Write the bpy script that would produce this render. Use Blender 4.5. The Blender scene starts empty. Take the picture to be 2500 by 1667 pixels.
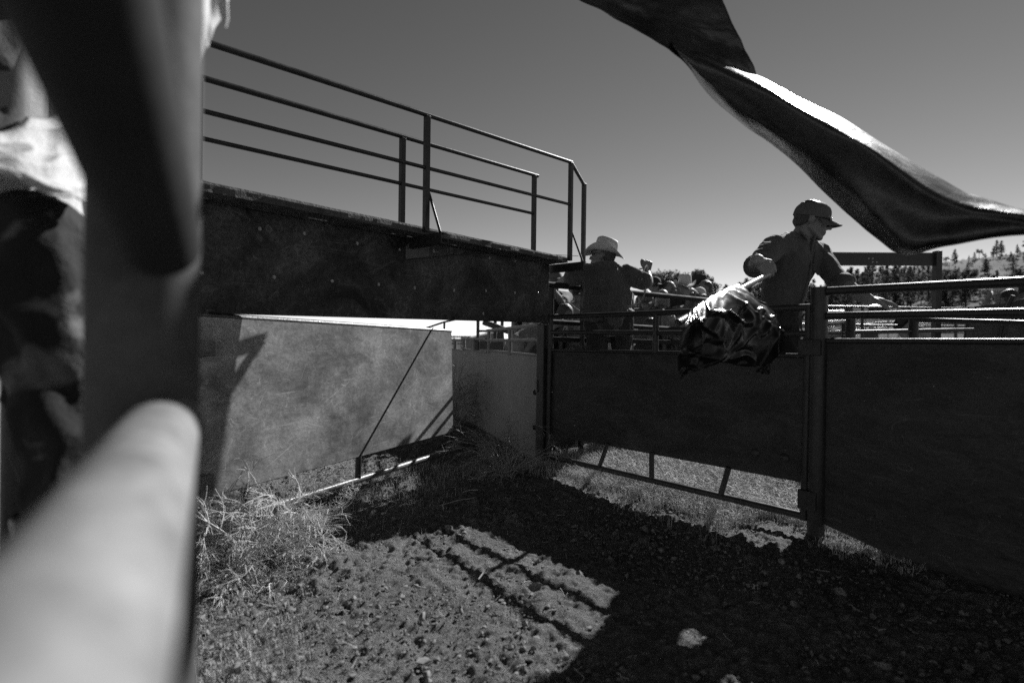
import bpy, bmesh, math, random
import numpy as np
from mathutils import Vector as V, Matrix, Quaternion, noise as mnoise

random.seed(7)
RNG = np.random.default_rng(7)
scene = bpy.context.scene
COL = scene.collection

# ------------------------------------------------------------------ camera model (photo pixels, 2500 x 1667)
F, CX, CY, H = 1307.0, 1250.0, 833.5, 1.0
ROLL, PITCH = 0.0125, 0.005
fwd = V((0, math.cos(PITCH), -math.sin(PITCH)))
up0 = V((0, math.sin(PITCH), math.cos(PITCH)))
rt0 = V((1, 0, 0))
rt = rt0 * math.cos(ROLL) + up0 * math.sin(ROLL)
up = up0 * math.cos(ROLL) - rt0 * math.sin(ROLL)
EYE = V((0, 0, H))

def ray(px, py):
    return fwd + rt * ((px - CX) / F) - up * ((py - CY) / F)

def at(px, py, d):
    return EYE + ray(px, py) * d

def ground(px, py, z=0.0):
    r = ray(px, py)
    return EYE + r * ((z - H) / r.z)

def hor(px):
    return 827.0 + 0.0125 * (px - 1250)

class Plane:
    """a vertical plane through two points on plan; n points away from the camera"""
    def __init__(s, a, b, off=0.0):
        s.a = V((a.x, a.y, 0)); s.d = V((b.x - a.x, b.y - a.y, 0)).normalized()
        s.n = V((-s.d.y, s.d.x, 0))
        if s.n.dot(s.a - V((0, 0, 0))) < 0:
            s.n = -s.n
        s.a = s.a + s.n * off
    def hit(s, px, py):
        r = ray(px, py)
        return EYE + r * ((s.a - EYE).dot(s.n) / r.dot(s.n))
    def p(s, t, z):
        q = s.a + s.d * t
        return V((q.x, q.y, z))

# ------------------------------------------------------------------ materials
def _n(nt, t, **kw):
    n = nt.nodes.new(t)
    for k, v in kw.items():
        setattr(n, k, v)
    return n

def mat(name, col, rough=.6, var=.3, scale=12, bump=.15, bscale=60, metal=0.0, spec=.5, detail=6, scratch=0.0, blotch=0.0, stretch=None,
        plaid=None, hair=None, bdist=.01, sheen=0.0, trans=0.0):
    col *= .74; scratch *= .74
    m = bpy.data.materials.new(name); m.use_nodes = True
    nt = m.node_tree; b = nt.nodes['Principled BSDF']; L = nt.links.new
    tc = _n(nt, 'ShaderNodeTexCoord'); vec = tc.outputs['Object']
    if stretch:
        mp = _n(nt, 'ShaderNodeMapping'); mp.inputs['Scale'].default_value = stretch
        L(vec, mp.inputs['Vector']); vec = mp.outputs['Vector']
    nz = _n(nt, 'ShaderNodeTexNoise'); nz.inputs['Scale'].default_value = scale; nz.inputs['Detail'].default_value = detail
    nz.inputs['Roughness'].default_value = .65
    L(vec, nz.inputs['Vector'])
    mr = _n(nt, 'ShaderNodeMapRange'); mr.inputs['From Min'].default_value = .3; mr.inputs['From Max'].default_value = .7
    mr.inputs['To Min'].default_value = col * (1 - var); mr.inputs['To Max'].default_value = col * (1 + var)
    L(nz.outputs['Fac'], mr.inputs['Value']); val = mr.outputs['Result']
    def noise_val(sc, det, dist=0.0, ro=.6):
        q = _n(nt, 'ShaderNodeTexNoise'); q.inputs['Scale'].default_value = sc; q.inputs['Detail'].default_value = det
        q.inputs['Distortion'].default_value = dist; q.inputs['Roughness'].default_value = ro
        L(vec, q.inputs['Vector']); return q.outputs['Fac']
    def math_(op, a, c=None):
        q = _n(nt, 'ShaderNodeMath', operation=op)
        for i, x in enumerate((a, c)):
            if x is None: continue
            if isinstance(x, (int, float)): q.inputs[i].default_value = x
            else: L(x, q.inputs[i])
        return q.outputs[0]
    def rng(x, a, c, lo, hi):
        q = _n(nt, 'ShaderNodeMapRange'); q.inputs['From Min'].default_value = a; q.inputs['From Max'].default_value = c
        q.inputs['To Min'].default_value = lo; q.inputs['To Max'].default_value = hi; L(x, q.inputs['Value']); return q.outputs['Result']
    if blotch:
        bl = rng(noise_val(2.3, 8, .6, .7), .38, .62, 1 - blotch, 1 + blotch)
        fine = rng(noise_val(45, 5, 0, .75), .35, .65, 1 - blotch * .6, 1 + blotch * .6)
        val = math_('MULTIPLY', math_('MULTIPLY', val, bl), fine)
    if scratch:
        tot = None
        for sc, w, ds in ((2.2, .0035, 1.2), (4.5, .005, 2.0), (7.0, .006, .6)):
            line = rng(math_('ABSOLUTE', math_('SUBTRACT', noise_val(sc, 1.0, ds, .3), .5)), 0, w, 1, 0)
            mask = rng(noise_val(sc * 1.7 + 1.3, 3), .52, .6, 0, 1)
            q = math_('MULTIPLY', line, mask)
            tot = q if tot is None else math_('MAXIMUM', tot, q)
        val = math_('ADD', val, math_('MULTIPLY', tot, scratch))
    if hair:
        az, amt = hair; tot = None
        m1 = _n(nt, 'ShaderNodeMapping'); m1.inputs['Rotation'].default_value = (0, 0, az); L(tc.outputs['Object'], m1.inputs['Vector'])
        for k_, (an, sx, sz, lo) in enumerate(((.5, 2.2, 120, .655), (-.35, 3.0, 150, .66), (1.15, 2.6, 130, .665), (.05, 1.6, 90, .65))):
            m2 = _n(nt, 'ShaderNodeMapping'); m2.inputs['Rotation'].default_value = (0, an, 0); m2.inputs['Scale'].default_value = (1, 1, 1); L(m1.outputs[0], m2.inputs['Vector'])
            m3 = _n(nt, 'ShaderNodeMapping'); m3.inputs['Scale'].default_value = (sx, 1, sz); m3.inputs['Location'].default_value = (k_ * 3.1, 0, k_ * 5.7); L(m2.outputs[0], m3.inputs['Vector'])
            q = _n(nt, 'ShaderNodeTexNoise'); q.inputs['Scale'].default_value = 1.0; q.inputs['Detail'].default_value = 1.5; q.inputs['Distortion'].default_value = .25; L(m3.outputs[0], q.inputs['Vector'])
            ln = math_('MULTIPLY', rng(q.outputs['Fac'], lo, lo + .05, 0, 1), rng(noise_val(3.1 + k_, 3), .48, .6, .1, 1))
            tot = ln if tot is None else math_('MAXIMUM', tot, ln)
        val = math_('ADD', val, math_('MULTIPLY', tot, amt))
        pits = rng(noise_val(75, 4, 0, .7), .66, .72, 1, .35); stain = rng(noise_val(1.4, 6, .8, .7), .55, .68, 1, .55)
        val = math_('MULTIPLY', math_('MULTIPLY', val, pits), stain)
    if plaid:
        wv = []
        for ax in 'XZ':
            w = _n(nt, 'ShaderNodeTexWave', bands_direction=ax); w.inputs['Scale'].default_value = plaid; L(vec, w.inputs['Vector'])
            wv.append(rng(w.outputs['Fac'], .45, .55, .45, 1.5))
        val = math_('MULTIPLY', math_('MULTIPLY', val, wv[0]), wv[1])
    L(val, b.inputs['Base Color'])
    rr = rng(nz.outputs['Fac'], .3, .7, max(.05, rough - .12), min(1, rough + .12)); L(rr, b.inputs['Roughness'])
    b.inputs['Metallic'].default_value = metal
    b.inputs['Specular IOR Level'].default_value = spec
    if sheen: b.inputs['Sheen Weight'].default_value = sheen
    if bump:
        bp = _n(nt, 'ShaderNodeBump'); bp.inputs['Strength'].default_value = bump; bp.inputs['Distance'].default_value = bdist
        L(noise_val(bscale, 6, .3, .65), bp.inputs['Height']); L(bp.outputs['Normal'], b.inputs['Normal'])
    if trans:
        tr = _n(nt, 'ShaderNodeBsdfTranslucent'); tr.inputs['Color'].default_value = (col * 1.5,) * 3 + (1,)
        mx = _n(nt, 'ShaderNodeMixShader'); mx.inputs['Fac'].default_value = trans
        L(b.outputs[0], mx.inputs[1]); L(tr.outputs[0], mx.inputs[2])
        L(mx.outputs[0], nt.nodes['Material Output'].inputs['Surface'])
    return m

M = {
    'pipe': mat('dark_painted_pipe', .035, .42, .25, 8, .1, 40, blotch=.2, spec=.4),
    'pipe_dull': mat('matt_dark_pipe', .035, .8, .3, 8, .1, 40, blotch=.2, spec=.15),
    'pipe_worn': mat('worn_steel_pipe', .17, .4, .35, 9, .25, 35, blotch=.35, metal=.2),
    'post_dark': mat('shaded_post_pipe', .105, .8, .3, 6, .12, 30, blotch=.2, spec=.2),  # near post: darker copy of the rail colour, its shade painted in
    'brace_dark': mat('shaded_brace_pipe', .03, .8, .3, 6, .12, 30, blotch=.2, spec=.2),  # near brace: darkest copy of the pipe colour, standing in for shade
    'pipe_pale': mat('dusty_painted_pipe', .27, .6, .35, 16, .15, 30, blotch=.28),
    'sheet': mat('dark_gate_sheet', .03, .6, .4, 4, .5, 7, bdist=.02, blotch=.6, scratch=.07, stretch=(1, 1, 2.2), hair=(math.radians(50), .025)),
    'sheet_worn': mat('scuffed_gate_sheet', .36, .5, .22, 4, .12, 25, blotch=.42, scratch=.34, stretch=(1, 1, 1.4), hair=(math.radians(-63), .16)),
    'sheet_far': mat('grey_far_sheet', .25, .6, .15, 3, .06, 20, blotch=.12),
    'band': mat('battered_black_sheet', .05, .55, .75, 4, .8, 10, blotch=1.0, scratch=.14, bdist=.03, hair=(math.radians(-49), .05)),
    'wood': mat('weathered_plank', .1, .85, .45, 10, .8, 40, stretch=(1, 1, 1), blotch=.3),
    'dark_wood': mat('dark_plank', .08, .85, .35, 8, .4, 30),  # plank tone a little darker than the walkway deck
    'bolt': mat('zinc_bolt', .5, .35, .2, 30, 0, metal=.8),
    'plate': mat('grey_plate', .14, .6, .2, 6, .05, 20),
    'rope': mat('hemp_rope', .4, .9, .3, 80, .6, 300),
    'skin': mat('skin', .2, .5, .1, 20, .1, 120),
    'skin2': mat('tanned_skin', .22, .5, .12, 20, .1, 120),
    'hair': mat('dark_hair', .06, .5, .5, 60, .6, 120),
    'fair_hair': mat('fair_hair', .35, .5, .4, 60, .6, 120),
    'shirt': mat('dark_cotton', .085, .85, .18, 14, .35, 30, bdist=.02, sheen=.2),
    'shirt_black': mat('black_cotton', .035, .85, .3, 14, .4, 25, bdist=.02, sheen=.2),
    'shirt_white': mat('white_cotton', .7, .8, .08, 10, .4, 25, bdist=.02),
    'shirt_grey': mat('grey_cotton', .3, .85, .15, 10, .4, 25, bdist=.02),
    'plaid': mat('plaid_cotton', .22, .85, .1, 10, .3, 25, plaid=9),
    'check': mat('check_cotton', .35, .85, .1, 10, .3, 25, plaid=16),
    'jeans': mat('dark_denim', .028, .85, .4, 10, .5, 25, bdist=.02),
    'denim': mat('worn_denim', .16, .85, .4, 9, .5, 25, bdist=.02),
    'straw': mat('straw_hat_weave', .62, .75, .08, 40, .3, 220),
    'felt': mat('black_felt', .025, .8, .2, 20, .2, 60),
    'cap': mat('faded_cap_cloth', .11, .8, .2, 20, .3, 90),
    'cap_dark': mat('dark_cap_cloth', .04, .8, .2, 20, .3, 90),
    'lens': mat('dark_lens', .012, .08, .1, 10, 0, spec=.6),
    'glove': mat('leather_glove', .34, .6, .2, 20, .4, 60),
    'leather': mat('dark_leather', .03, .45, .3, 20, .3, 50),
    'stick': mat('pale_plastic_pole', .5, .35, .12, 14, .1, 40),
    'bag': mat('black_plastic_bag', .012, .24, .3, 10, .2, 16, bdist=.01, spec=.3),
    'strip': mat('black_vinyl_flag', .026, .32, .5, 5, .3, 26, bdist=.012, spec=.6, blotch=.45, trans=.06),
    'twig': mat('dry_twig', .8, .8, .25, 30, .1, 60),
    'weed': mat('dry_weed', .6, .85, .35, 5, 0),
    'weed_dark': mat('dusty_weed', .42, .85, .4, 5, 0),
    'flower': mat('pale_seed_head', .6, .8, .15, 20, 0),
    'clod': mat('dry_clod', .25, .95, .6, 45, .4, 120),
    'straw_bit': mat('straw_bit', .6, .8, .15, 20, 0),
    'needle': mat('pine_foliage', .085, .8, .5, .7, 0, trans=.25),
    'bark': mat('pine_bark', .06, .9, .3, 3, .3, 8),
    'canvas': mat('stained_canvas', .13, .9, .25, 4, .5, 60, blotch=.25),
    'white_paint': mat('white_vehicle_paint', .8, .3, .05, 3, 0),
    'glass': mat('windscreen_glass', .03, .05, .1, 3, 0, spec=.8),
    'tyre': mat('tyre_rubber', .02, .8, .2, 20, .2, 40),
    'chrome': mat('bright_trim', .6, .25, .1, 5, 0, metal=.9),
    'tin': mat('corrugated_tin', .3, .5, .2, 4, .1, 10, blotch=.2),
}

def sunlit_patch_denim():  # black cloth; paler noise patches paint in its sunlit folds
    m = mat('sunlit_patch_denim', .012, .9, .3, 10, .4, 25, bdist=.02); nt = m.node_tree; b = nt.nodes['Principled BSDF']
    src = b.inputs['Base Color'].links[0].from_socket
    tc = _n(nt, 'ShaderNodeTexCoord'); q = _n(nt, 'ShaderNodeTexNoise'); q.inputs['Scale'].default_value = 6.5; q.inputs['Detail'].default_value = 4; q.inputs['Distortion'].default_value = .6
    nt.links.new(tc.outputs['Object'], q.inputs['Vector'])
    r = _n(nt, 'ShaderNodeMapRange'); r.inputs['From Min'].default_value = .56; r.inputs['From Max'].default_value = .66; r.inputs['To Max'].default_value = .15
    nt.links.new(q.outputs['Fac'], r.inputs['Value'])
    a = _n(nt, 'ShaderNodeMath', operation='ADD'); nt.links.new(src, a.inputs[0]); nt.links.new(r.outputs['Result'], a.inputs[1]); nt.links.new(a.outputs[0], b.inputs['Base Color'])
    return m
M['sunlit_patch_denim'] = sunlit_patch_denim()

# ------------------------------------------------------------------ mesh helpers
ORI = {}
def _base(parent):
    o = V((0, 0, 0))
    if parent is not None: o = ORI[parent.name].copy()
    return o

class MB:
    def __init__(s): s.v = []; s.f = []; s.sm = []
    def add(s, vs, fs, smooth=False):
        k = len(s.v); s.v += [tuple(x) for x in vs]
        for f in fs: s.f.append([i + k for i in f]); s.sm.append(smooth)
        return s
    def tube(s, pts, r, n=12, cap=True, smooth=True):
        pts = [V(p) for p in pts]; rs = r if isinstance(r, (list, tuple)) else [r] * len(pts)
        vs, fs = [], []
        ref = None
        for i, p in enumerate(pts):
            a = pts[max(i - 1, 0)]; b = pts[min(i + 1, len(pts) - 1)]
            t = (b - a).normalized()
            if ref is None or abs(ref.dot(t)) > .98:
                ref = V((0, 0, 1)) if abs(t.z) < .9 else V((1, 0, 0))
            x = ref.cross(t).normalized(); y = t.cross(x); ref = y.cross(V((0,0,0))) if False else ref
            for k in range(n):
                an = 2 * math.pi * k / n
                vs.append(p + (x * math.cos(an) + y * math.sin(an)) * rs[i])
        for i in range(len(pts) - 1):
            for k in range(n):
                q = (k + 1) % n
                fs.append([i * n + k, i * n + q, (i + 1) * n + q, (i + 1) * n + k])
        s.add(vs, fs, smooth)
        if cap:
            m = len(pts) - 1
            s.add([vs[k] for k in range(n)], [list(range(n))[::-1]])
            s.add([vs[m * n + k] for k in range(n)], [list(range(n))])
        return s
    def slab(s, poly, nrm, th):
        """extrude a 3D polygon by th along nrm"""
        n = len(poly); q = [V(p) for p in poly]; nv = V(nrm) * th
        vs = q + [p + nv for p in q]
        fs = [list(range(n)), list(range(2 * n - 1, n - 1, -1))]
        for i in range(n):
            j = (i + 1) % n; fs.append([i, i + n, j + n, j])
        return s.add(vs, fs)
    def box(s, c, ax, ay, az):
        c = V(c); vs = []
        for i in (-1, 1):
            for j in (-1, 1):
                for k in (-1, 1):
                    vs.append(c + V(ax) * i + V(ay) * j + V(az) * k)
        return s.add(vs, [[0, 1, 3, 2], [4, 6, 7, 5], [0, 4, 5, 1], [2, 3, 7, 6], [0, 2, 6, 4], [1, 5, 7, 3]])
    def grid(s, rows, smooth=True):
        nr, nc = len(rows), len(rows[0]); vs = [p for r in rows for p in r]
        fs = [[i * nc + j, i * nc + j + 1, (i + 1) * nc + j + 1, (i + 1) * nc + j] for i in range(nr - 1) for j in range(nc - 1)]
        return s.add(vs, fs, smooth)
    def mesh(s, name, m, off):
        me = bpy.data.meshes.new(name)
        me.from_pydata([(x - off.x, y - off.y, z - off.z) for x, y, z in s.v], [], s.f)
        me.polygons.foreach_set('use_smooth', s.sm)
        me.validate(); 
        bm = bmesh.new(); bm.from_mesh(me); bmesh.ops.recalc_face_normals(bm, faces=bm.faces); bm.to_mesh(me); bm.free()
        me.materials.append(m); me.update()
        return me
    def build(s, name, m, parent=None, origin=None, bevel=0.0):
        off = _base(parent) if parent is not None else (V(origin) if origin is not None else V((0, 0, 0)))
        me = s.mesh(name, m, off)
        o = bpy.data.objects.new(name, me); COL.objects.link(o)
        if parent is not None: o.parent = parent
        else: o.location = off
        ORI[o.name] = off
        if bevel:
            b = o.modifiers.new('Bevel', 'BEVEL'); b.width = bevel; b.segments = 2; b.limit_method = 'ANGLE'
        return o

def tag(o, label=None, cat=None, group=None, kind=None):
    if label: o['label'] = label
    if cat: o['category'] = cat
    if group: o['group'] = group
    if kind: o['kind'] = kind
    return o

def thing(name, loc, label, cat, group=None):
    o = bpy.data.objects.new(name, None); COL.objects.link(o); o.location = V(loc); o.empty_display_size = .1
    ORI[o.name] = V(loc)
    return tag(o, label, cat, group)

def pipe(name, pts, r, m, parent, n=14):
    return MB().tube(pts, r, n).build(name, m, parent)

def lerp(a, b, t): return a + (b - a) * t

# ------------------------------------------------------------------ numpy noise
def _hash(ix, iy, iz=0, seed=0):
    h = (ix.astype(np.int64) * 374761393 + iy.astype(np.int64) * 668265263 + np.int64(seed) * 974711 + np.asarray(iz).astype(np.int64) * 2147483647) & 0x7fffffff
    h = (h ^ (h >> 13)) * 1274126177 & 0x7fffffff
    h = (h ^ (h >> 16)) * 374761 & 0x7fffffff
    return ((h ^ (h >> 11)) & 0xffff) / 65535.0
def vnoise(x, y, seed=0):
    ix = np.floor(x); iy = np.floor(y); fx = x - ix; fy = y - iy
    fx = fx * fx * (3 - 2 * fx); fy = fy * fy * (3 - 2 * fy)
    a = _hash(ix, iy, 0, seed); b = _hash(ix + 1, iy, 0, seed); c = _hash(ix, iy + 1, 0, seed); d = _hash(ix + 1, iy + 1, 0, seed)
    return (a * (1 - fx) + b * fx) * (1 - fy) + (c * (1 - fx) + d * fx) * fy - .5
def fbm(x, y, o=4, seed=0):
    t = 0; a = 1.0
    for i in range(o):
        t = t + a * vnoise(x * 2 ** i + 17.3 * i, y * 2 ** i - 9.1 * i, seed + i); a *= .5
    return t
def lumps(x, y, cell, seed, thr=.0):
    ix = np.floor(x / cell); iy = np.floor(y / cell); best = np.zeros_like(x)
    for dx in (-1, 0, 1):
        for dy in (-1, 0, 1):
            cx = ix + dx; cy = iy + dy
            px = (cx + _hash(cx, cy, 0, seed)) * cell; py = (cy + _hash(cx, cy, 0, seed + 1)) * cell
            r = cell * (.25 + .5 * _hash(cx, cy, 0, seed + 2)) * (_hash(cx, cy, 0, seed + 3) > thr)
            d2 = (x - px) ** 2 + (y - py) ** 2
            best = np.maximum(best, np.sqrt(np.maximum(r * r - d2, 0)))
    return best

SK_X = np.array([-3000, 900, 1200, 1500, 1650, 1850, 2000, 2150, 2300, 2500, 2800, 4000.])
SK_Y = np.array([0, 0, 2, 25, 70, 98, 128, 172, 192, 217, 232, 240.])     # skyline above the horizon, photo pixels
def terrain(x, y):
    yy = np.maximum(y, 1e-3)
    px = 1250 + 1307 * np.clip(x / yy, -6, 6)
    hs = np.interp(px, SK_X, SK_Y) / 1307 * 260
    t = np.clip((y - 14) / (260 - 14), 0, 1); t = t * t * (3 - 2 * t) * .6 + t * .4
    w = fbm(x / 18, y / 18, 3, 50) * np.clip((y - 30) / 60, 0, 1) * 1.8 * np.clip(hs / 15, 0, 1)
    return hs * t + w
def tz(x, y):
    return float(terrain(np.array([float(x)]), np.array([float(y)]))[0])

def build_ground():
    xs = np.concatenate([-np.geomspace(900, 3.0, 60)[:-1], np.linspace(-3.0, -1.9, 50)[:-1], np.arange(-1.9, 2.7, .0088), np.linspace(2.7, 4.2, 60)[1:], np.geomspace(4.2, 900, 70)[1:]])
    ys = np.concatenate([np.array([-400, -120, -40, -15, -6, -3, -1.5, -.6, 0]), np.linspace(.2, .95, 30), np.arange(.96, 3.6, .0082), np.linspace(3.6, 6.5, 150)[1:], np.geomspace(6.5, 1800, 130)[1:]])
    X, Y = np.meshgrid(xs, ys); x = X.ravel(); y = Y.ravel()
    near = np.clip((6.2 - y) / 1.5, 0, 1) * np.clip((y - .2) / .4, 0, 1)
    damp = near * np.clip((3.4 - np.abs(x)) / .6, 0, 1)
    z = fbm(x / .9, y / .9, 3, 1) * .035
    rough = .55 + .45 * np.clip(fbm(x / .5, y / .5, 3, 9) * 2.2 + .4, 0, 1.4)
    wx = x + .012 * vnoise(x / .025, y / .025, 5); wy = y + .012 * vnoise(x / .025, y / .025, 6)
    z += rough * (fbm(x / .16, y / .16, 3, 21) * .014 + fbm(wx / .045, wy / .045, 3, 61) * .026 + lumps(wx, wy, .026, 41, .35) * .7 + lumps(wx, wy, .06, 31, .88) * .5 + fbm(x / .018, y / .018, 2, 71) * .011 - np.abs(fbm(x / .05, y / .05, 2, 81)) * .012)
    z = z * damp - .008 * damp + terrain(x, y)
    nx, ny = len(xs), len(ys)
    idx = np.arange(nx * ny).reshape(ny, nx)
    fa = np.stack([idx[:-1, :-1], idx[:-1, 1:], idx[1:, 1:], idx[1:, :-1]], -1).reshape(-1, 4)
    me = bpy.data.meshes.new('ground')
    me.vertices.add(nx * ny); me.vertices.foreach_set('co', np.stack([x, y, z], 1).ravel())
    me.loops.add(fa.size); me.loops.foreach_set('vertex_index', fa.ravel().astype(np.int32))
    me.polygons.add(len(fa)); me.polygons.foreach_set('loop_start', np.arange(0, fa.size, 4, dtype=np.int32))
    me.polygons.foreach_set('use_smooth', np.ones(len(fa), bool))
    me.update(); me.validate()
    m = bpy.data.materials.new('corral_dirt'); m.use_nodes = True; nt = m.node_tree; b = nt.nodes['Principled BSDF']; L = nt.links.new
    geo = _n(nt, 'ShaderNodeNewGeometry'); pos = geo.outputs['Position']
    def nz(sc, det, ro=.65):
        q = _n(nt, 'ShaderNodeTexNoise'); q.inputs['Scale'].default_value = sc; q.inputs['Detail'].default_value = det; q.inputs['Roughness'].default_value = ro
        L(pos, q.inputs['Vector']); return q.outputs['Fac']
    def rng(x, a, c, lo, hi):
        q = _n(nt, 'ShaderNodeMapRange'); q.inputs['From Min'].default_value = a; q.inputs['From Max'].default_value = c
        q.inputs['To Min'].default_value = lo; q.inputs['To Max'].default_value = hi; L(x, q.inputs['Value']); return q.outputs['Result']
    def mul(a, c):
        q = _n(nt, 'ShaderNodeMath', operation='MULTIPLY'); L(a, q.inputs[0]); L(c, q.inputs[1]); return q.outputs[0]
    dirt = mul(mul(rng(nz(1.6, 5), .3, .7, .145, .275), rng(nz(55, 6, .85), .3, .7, .45, 1.55)), rng(nz(210, 3, .7), .35, .65, .55, 1.45))
    grass = mul(rng(nz(.07, 8, .8), .4, .6, .015, .07), rng(nz(.8, 8, .9), .38, .62, .35, 1.6))
    sep = _n(nt, 'ShaderNodeSeparateXYZ'); L(pos, sep.inputs[0])
    k = rng(sep.outputs['Y'], 9, 14, 0, 1)
    mx = _n(nt, 'ShaderNodeMix', data_type='FLOAT'); L(k, mx.inputs[0]); L(dirt, mx.inputs[2]); L(grass, mx.inputs[3])
    L(mx.outputs[0], b.inputs['Base Color']); b.inputs['Roughness'].default_value = .95; b.inputs['Specular IOR Level'].default_value = .15
    bp = _n(nt, 'ShaderNodeBump'); bp.inputs['Strength'].default_value = 1.0; bp.inputs['Distance'].default_value = .035
    L(nz(110, 5, .75), bp.inputs['Height']); L(bp.outputs['Normal'], b.inputs['Normal'])
    me.materials.append(m)
    o = bpy.data.objects.new('ground', me); COL.objects.link(o)
    tag(o, 'churned dry corral dirt running back into grassy pasture and a rising hillside', 'ground', kind='structure')
build_ground()

# ------------------------------------------------------------------ corral layout
PC = ground(1324, 1130)            # middle gate post
PR = ground(1991, 1312)            # right gate post
HINGE = at(466, 900, 2.40); HINGE.z = 0
PL = Plane(HINGE, V((PC.x, PC.y, 0)))                    # overhead walkway line
GR = Plane(PC, PR)                                        # right gate line
ge = ground(1104, 1100, .10)
GL = Plane(HINGE, ge)                                     # open left gate line
g4d = V((-math.sin(math.radians(20)), math.cos(math.radians(20)), 0))
G4 = Plane(PC, PC + g4d)
g3d = V((.587, -.81, 0)).normalized()
G3 = Plane(PR, PR + g3d)

def rails(parent, pl, specs, m, name='rail', n=14, back=0.0):
    for (x0, y0, x1, y1, r) in specs:
        a = pl.hit(x0, y0) + pl.n * back; b = pl.hit(x1, y1) + pl.n * back
        pipe(name, [a, b], r, m, parent, n)

def sheet(parent, pl, poly, th, m, name='sheet', back=0.0, bevel=0.0):
    return MB().slab([pl.hit(x, y) + pl.n * back for x, y in poly], pl.n, th).build(name, m, parent, bevel=bevel)

# --- right gate (closed) -------------------------------------------------
g = thing('corral_gate', (PC.x, PC.y, 0), 'closed dark sheeted gate with open rails on top and a barred gap at its foot', 'gate')
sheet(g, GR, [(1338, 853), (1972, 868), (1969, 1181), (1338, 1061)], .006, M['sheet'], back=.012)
rails(g, GR, [(1342, 774, 1985, 750, .019)], M['pipe'], 'top_rail')
rails(g, GR, [(1342, 811, 1985, 815, .017), (1338, 854, 1985, 869, .012)], M['pipe'], 'rail')
rails(g, GR, [(1334, 1112, 1962, 1259, .02)], M['pipe'], 'bottom_rail')
rails(g, GR, [(1345, 766, 1337, 1118, .021), (1977, 744, 1963, 1268, .021)], M['pipe'], 'stile')
rails(g, GR, [(1602, 768, 1600, 860, .02)], M['pipe'], 'upright')
rails(g, GR, [(1484, 1082, 1463, 1140, .015), (1591, 1104, 1591, 1170, .017), (1779, 1140, 1760, 1207, .017)], M['pipe'], 'strut')
MB().box(GR.hit(1984, 848) - GR.n * .03, GR.d * .055, GR.n * .02, V((0, 0, .042))).build('latch_sleeve', M['sheet'], g, bevel=.006)
MB().box(GR.hit(1978, 1218) - GR.n * .03, GR.d * .045, GR.n * .02, V((0, 0, .05))).build('hinge', M['pipe'], g, bevel=.006)

A = GR.p(.05, .33) + GR.n * .03; B = GR.p(1.70, .33) + GR.n * .03
pipe('back_rail', [A, B], .017, M['pipe'], g)

# --- posts ---------------------------------------------------------------
p = thing('gate_post', (PC.x, PC.y, 0), 'square dark steel post under the far end of the overhead walkway', 'post')
zt = PL.hit(1324, 792).z
MB().box(V((PC.x, PC.y, zt / 2 - .1)), GR.d * .042, GR.n * .042, V((0, 0, zt / 2 + .1))).build('shaft', M['pipe'], p, bevel=.006)
MB().box(V((PC.x, PC.y, .62)) - GR.n * .045 - GR.d * .03, GR.d * .008, GR.n * .006, V((0, 0, .05))).build('latch_tab', M['pipe_worn'], p)

# --- right sheeted fence -------------------------------------------------
f = thing('sheeted_fence', (PR.x, PR.y, 0), 'tall dark sheeted fence with round post and three pipe rails beside the closed gate', 'fence')
pt = GR.hit(2012, 701).z
pipe('post', [V((PR.x, PR.y, -.2)), V((PR.x, PR.y, pt))], .041, M['pipe'], f, 20)
a = G3.hit(2015, 829); zb = G3.hit(2015, 1280).z
def g3(s, z): return V((PR.x, PR.y, 0)) + g3d * s + V((0, 0, z))
LEN3 = 3.3
MB().slab([g3(.04, zb), g3(.58, -.03), g3(LEN3, -.06), g3(LEN3, a.z), g3(.04, a.z)], G3.n, .006).build('sheet', M['sheet'], f)
for nm, y0, y1, r in (('top_rail', 711, 688, .021), ('rail', 771, 763, .0185), ('sheet_rail', 832, 834, .013)):
    A = G3.hit(2020, y0); B = G3.hit(2500, y1); dirv = (B - A).normalized()
    pipe(nm, [A, A + dirv * (LEN3 - .02)], r, M['pipe'], f, 18)
for s in (1.65, 3.25):
    pipe('post', [g3(s, -.2) + G3.n * .03, g3(s, pt) + G3.n * .03], .035, M['pipe'], f, 16)

# --- open left gate ------------------------------------------------------
g = thing('corral_gate', (HINGE.x, HINGE.y, 0), 'open scuffed pale sheet gate standing in the sun under the overhead walkway', 'gate')
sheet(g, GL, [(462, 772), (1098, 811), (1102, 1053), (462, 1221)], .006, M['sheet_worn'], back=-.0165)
rails(g, GL, [(458, 768, 1099, 809, .017)], M['pipe_worn'], 'top_rail', 16)
rails(g, GL, [(455, 1302, 1107, 1098, .021)], M['pipe_worn'], 'bottom_rail', 18)
rails(g, GL, [(1099, 806, 1106, 1102, .014)], M['pipe'], 'stile', back=.02)
rails(g, GL, [(876, 1108, 874, 1166, .019), (600, 1178, 598, 1258, .019)], M['pipe'], 'strut')
rails(g, GL, [(1052, 800, 871, 1118, .0035)], M['pipe'], 'tie_rod', 8, back=-.0205)
rails(g, GL, [(462, 1222, 1102, 1053, .008)], M['pipe'], 'sheet_edge', 8, back=.004)
MB().box(GL.hit(484, 850) - GL.n * .03, GL.d * .055, GL.n * .012, V((0, 0, .036))).build('hinge', M['pipe_worn'], g, bevel=.004)
MB().box(GL.hit(480, 1180) - GL.n * .03, GL.d * .055, GL.n * .012, V((0, 0, .036))).build('hinge', M['pipe_worn'], g, bevel=.004)

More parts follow.
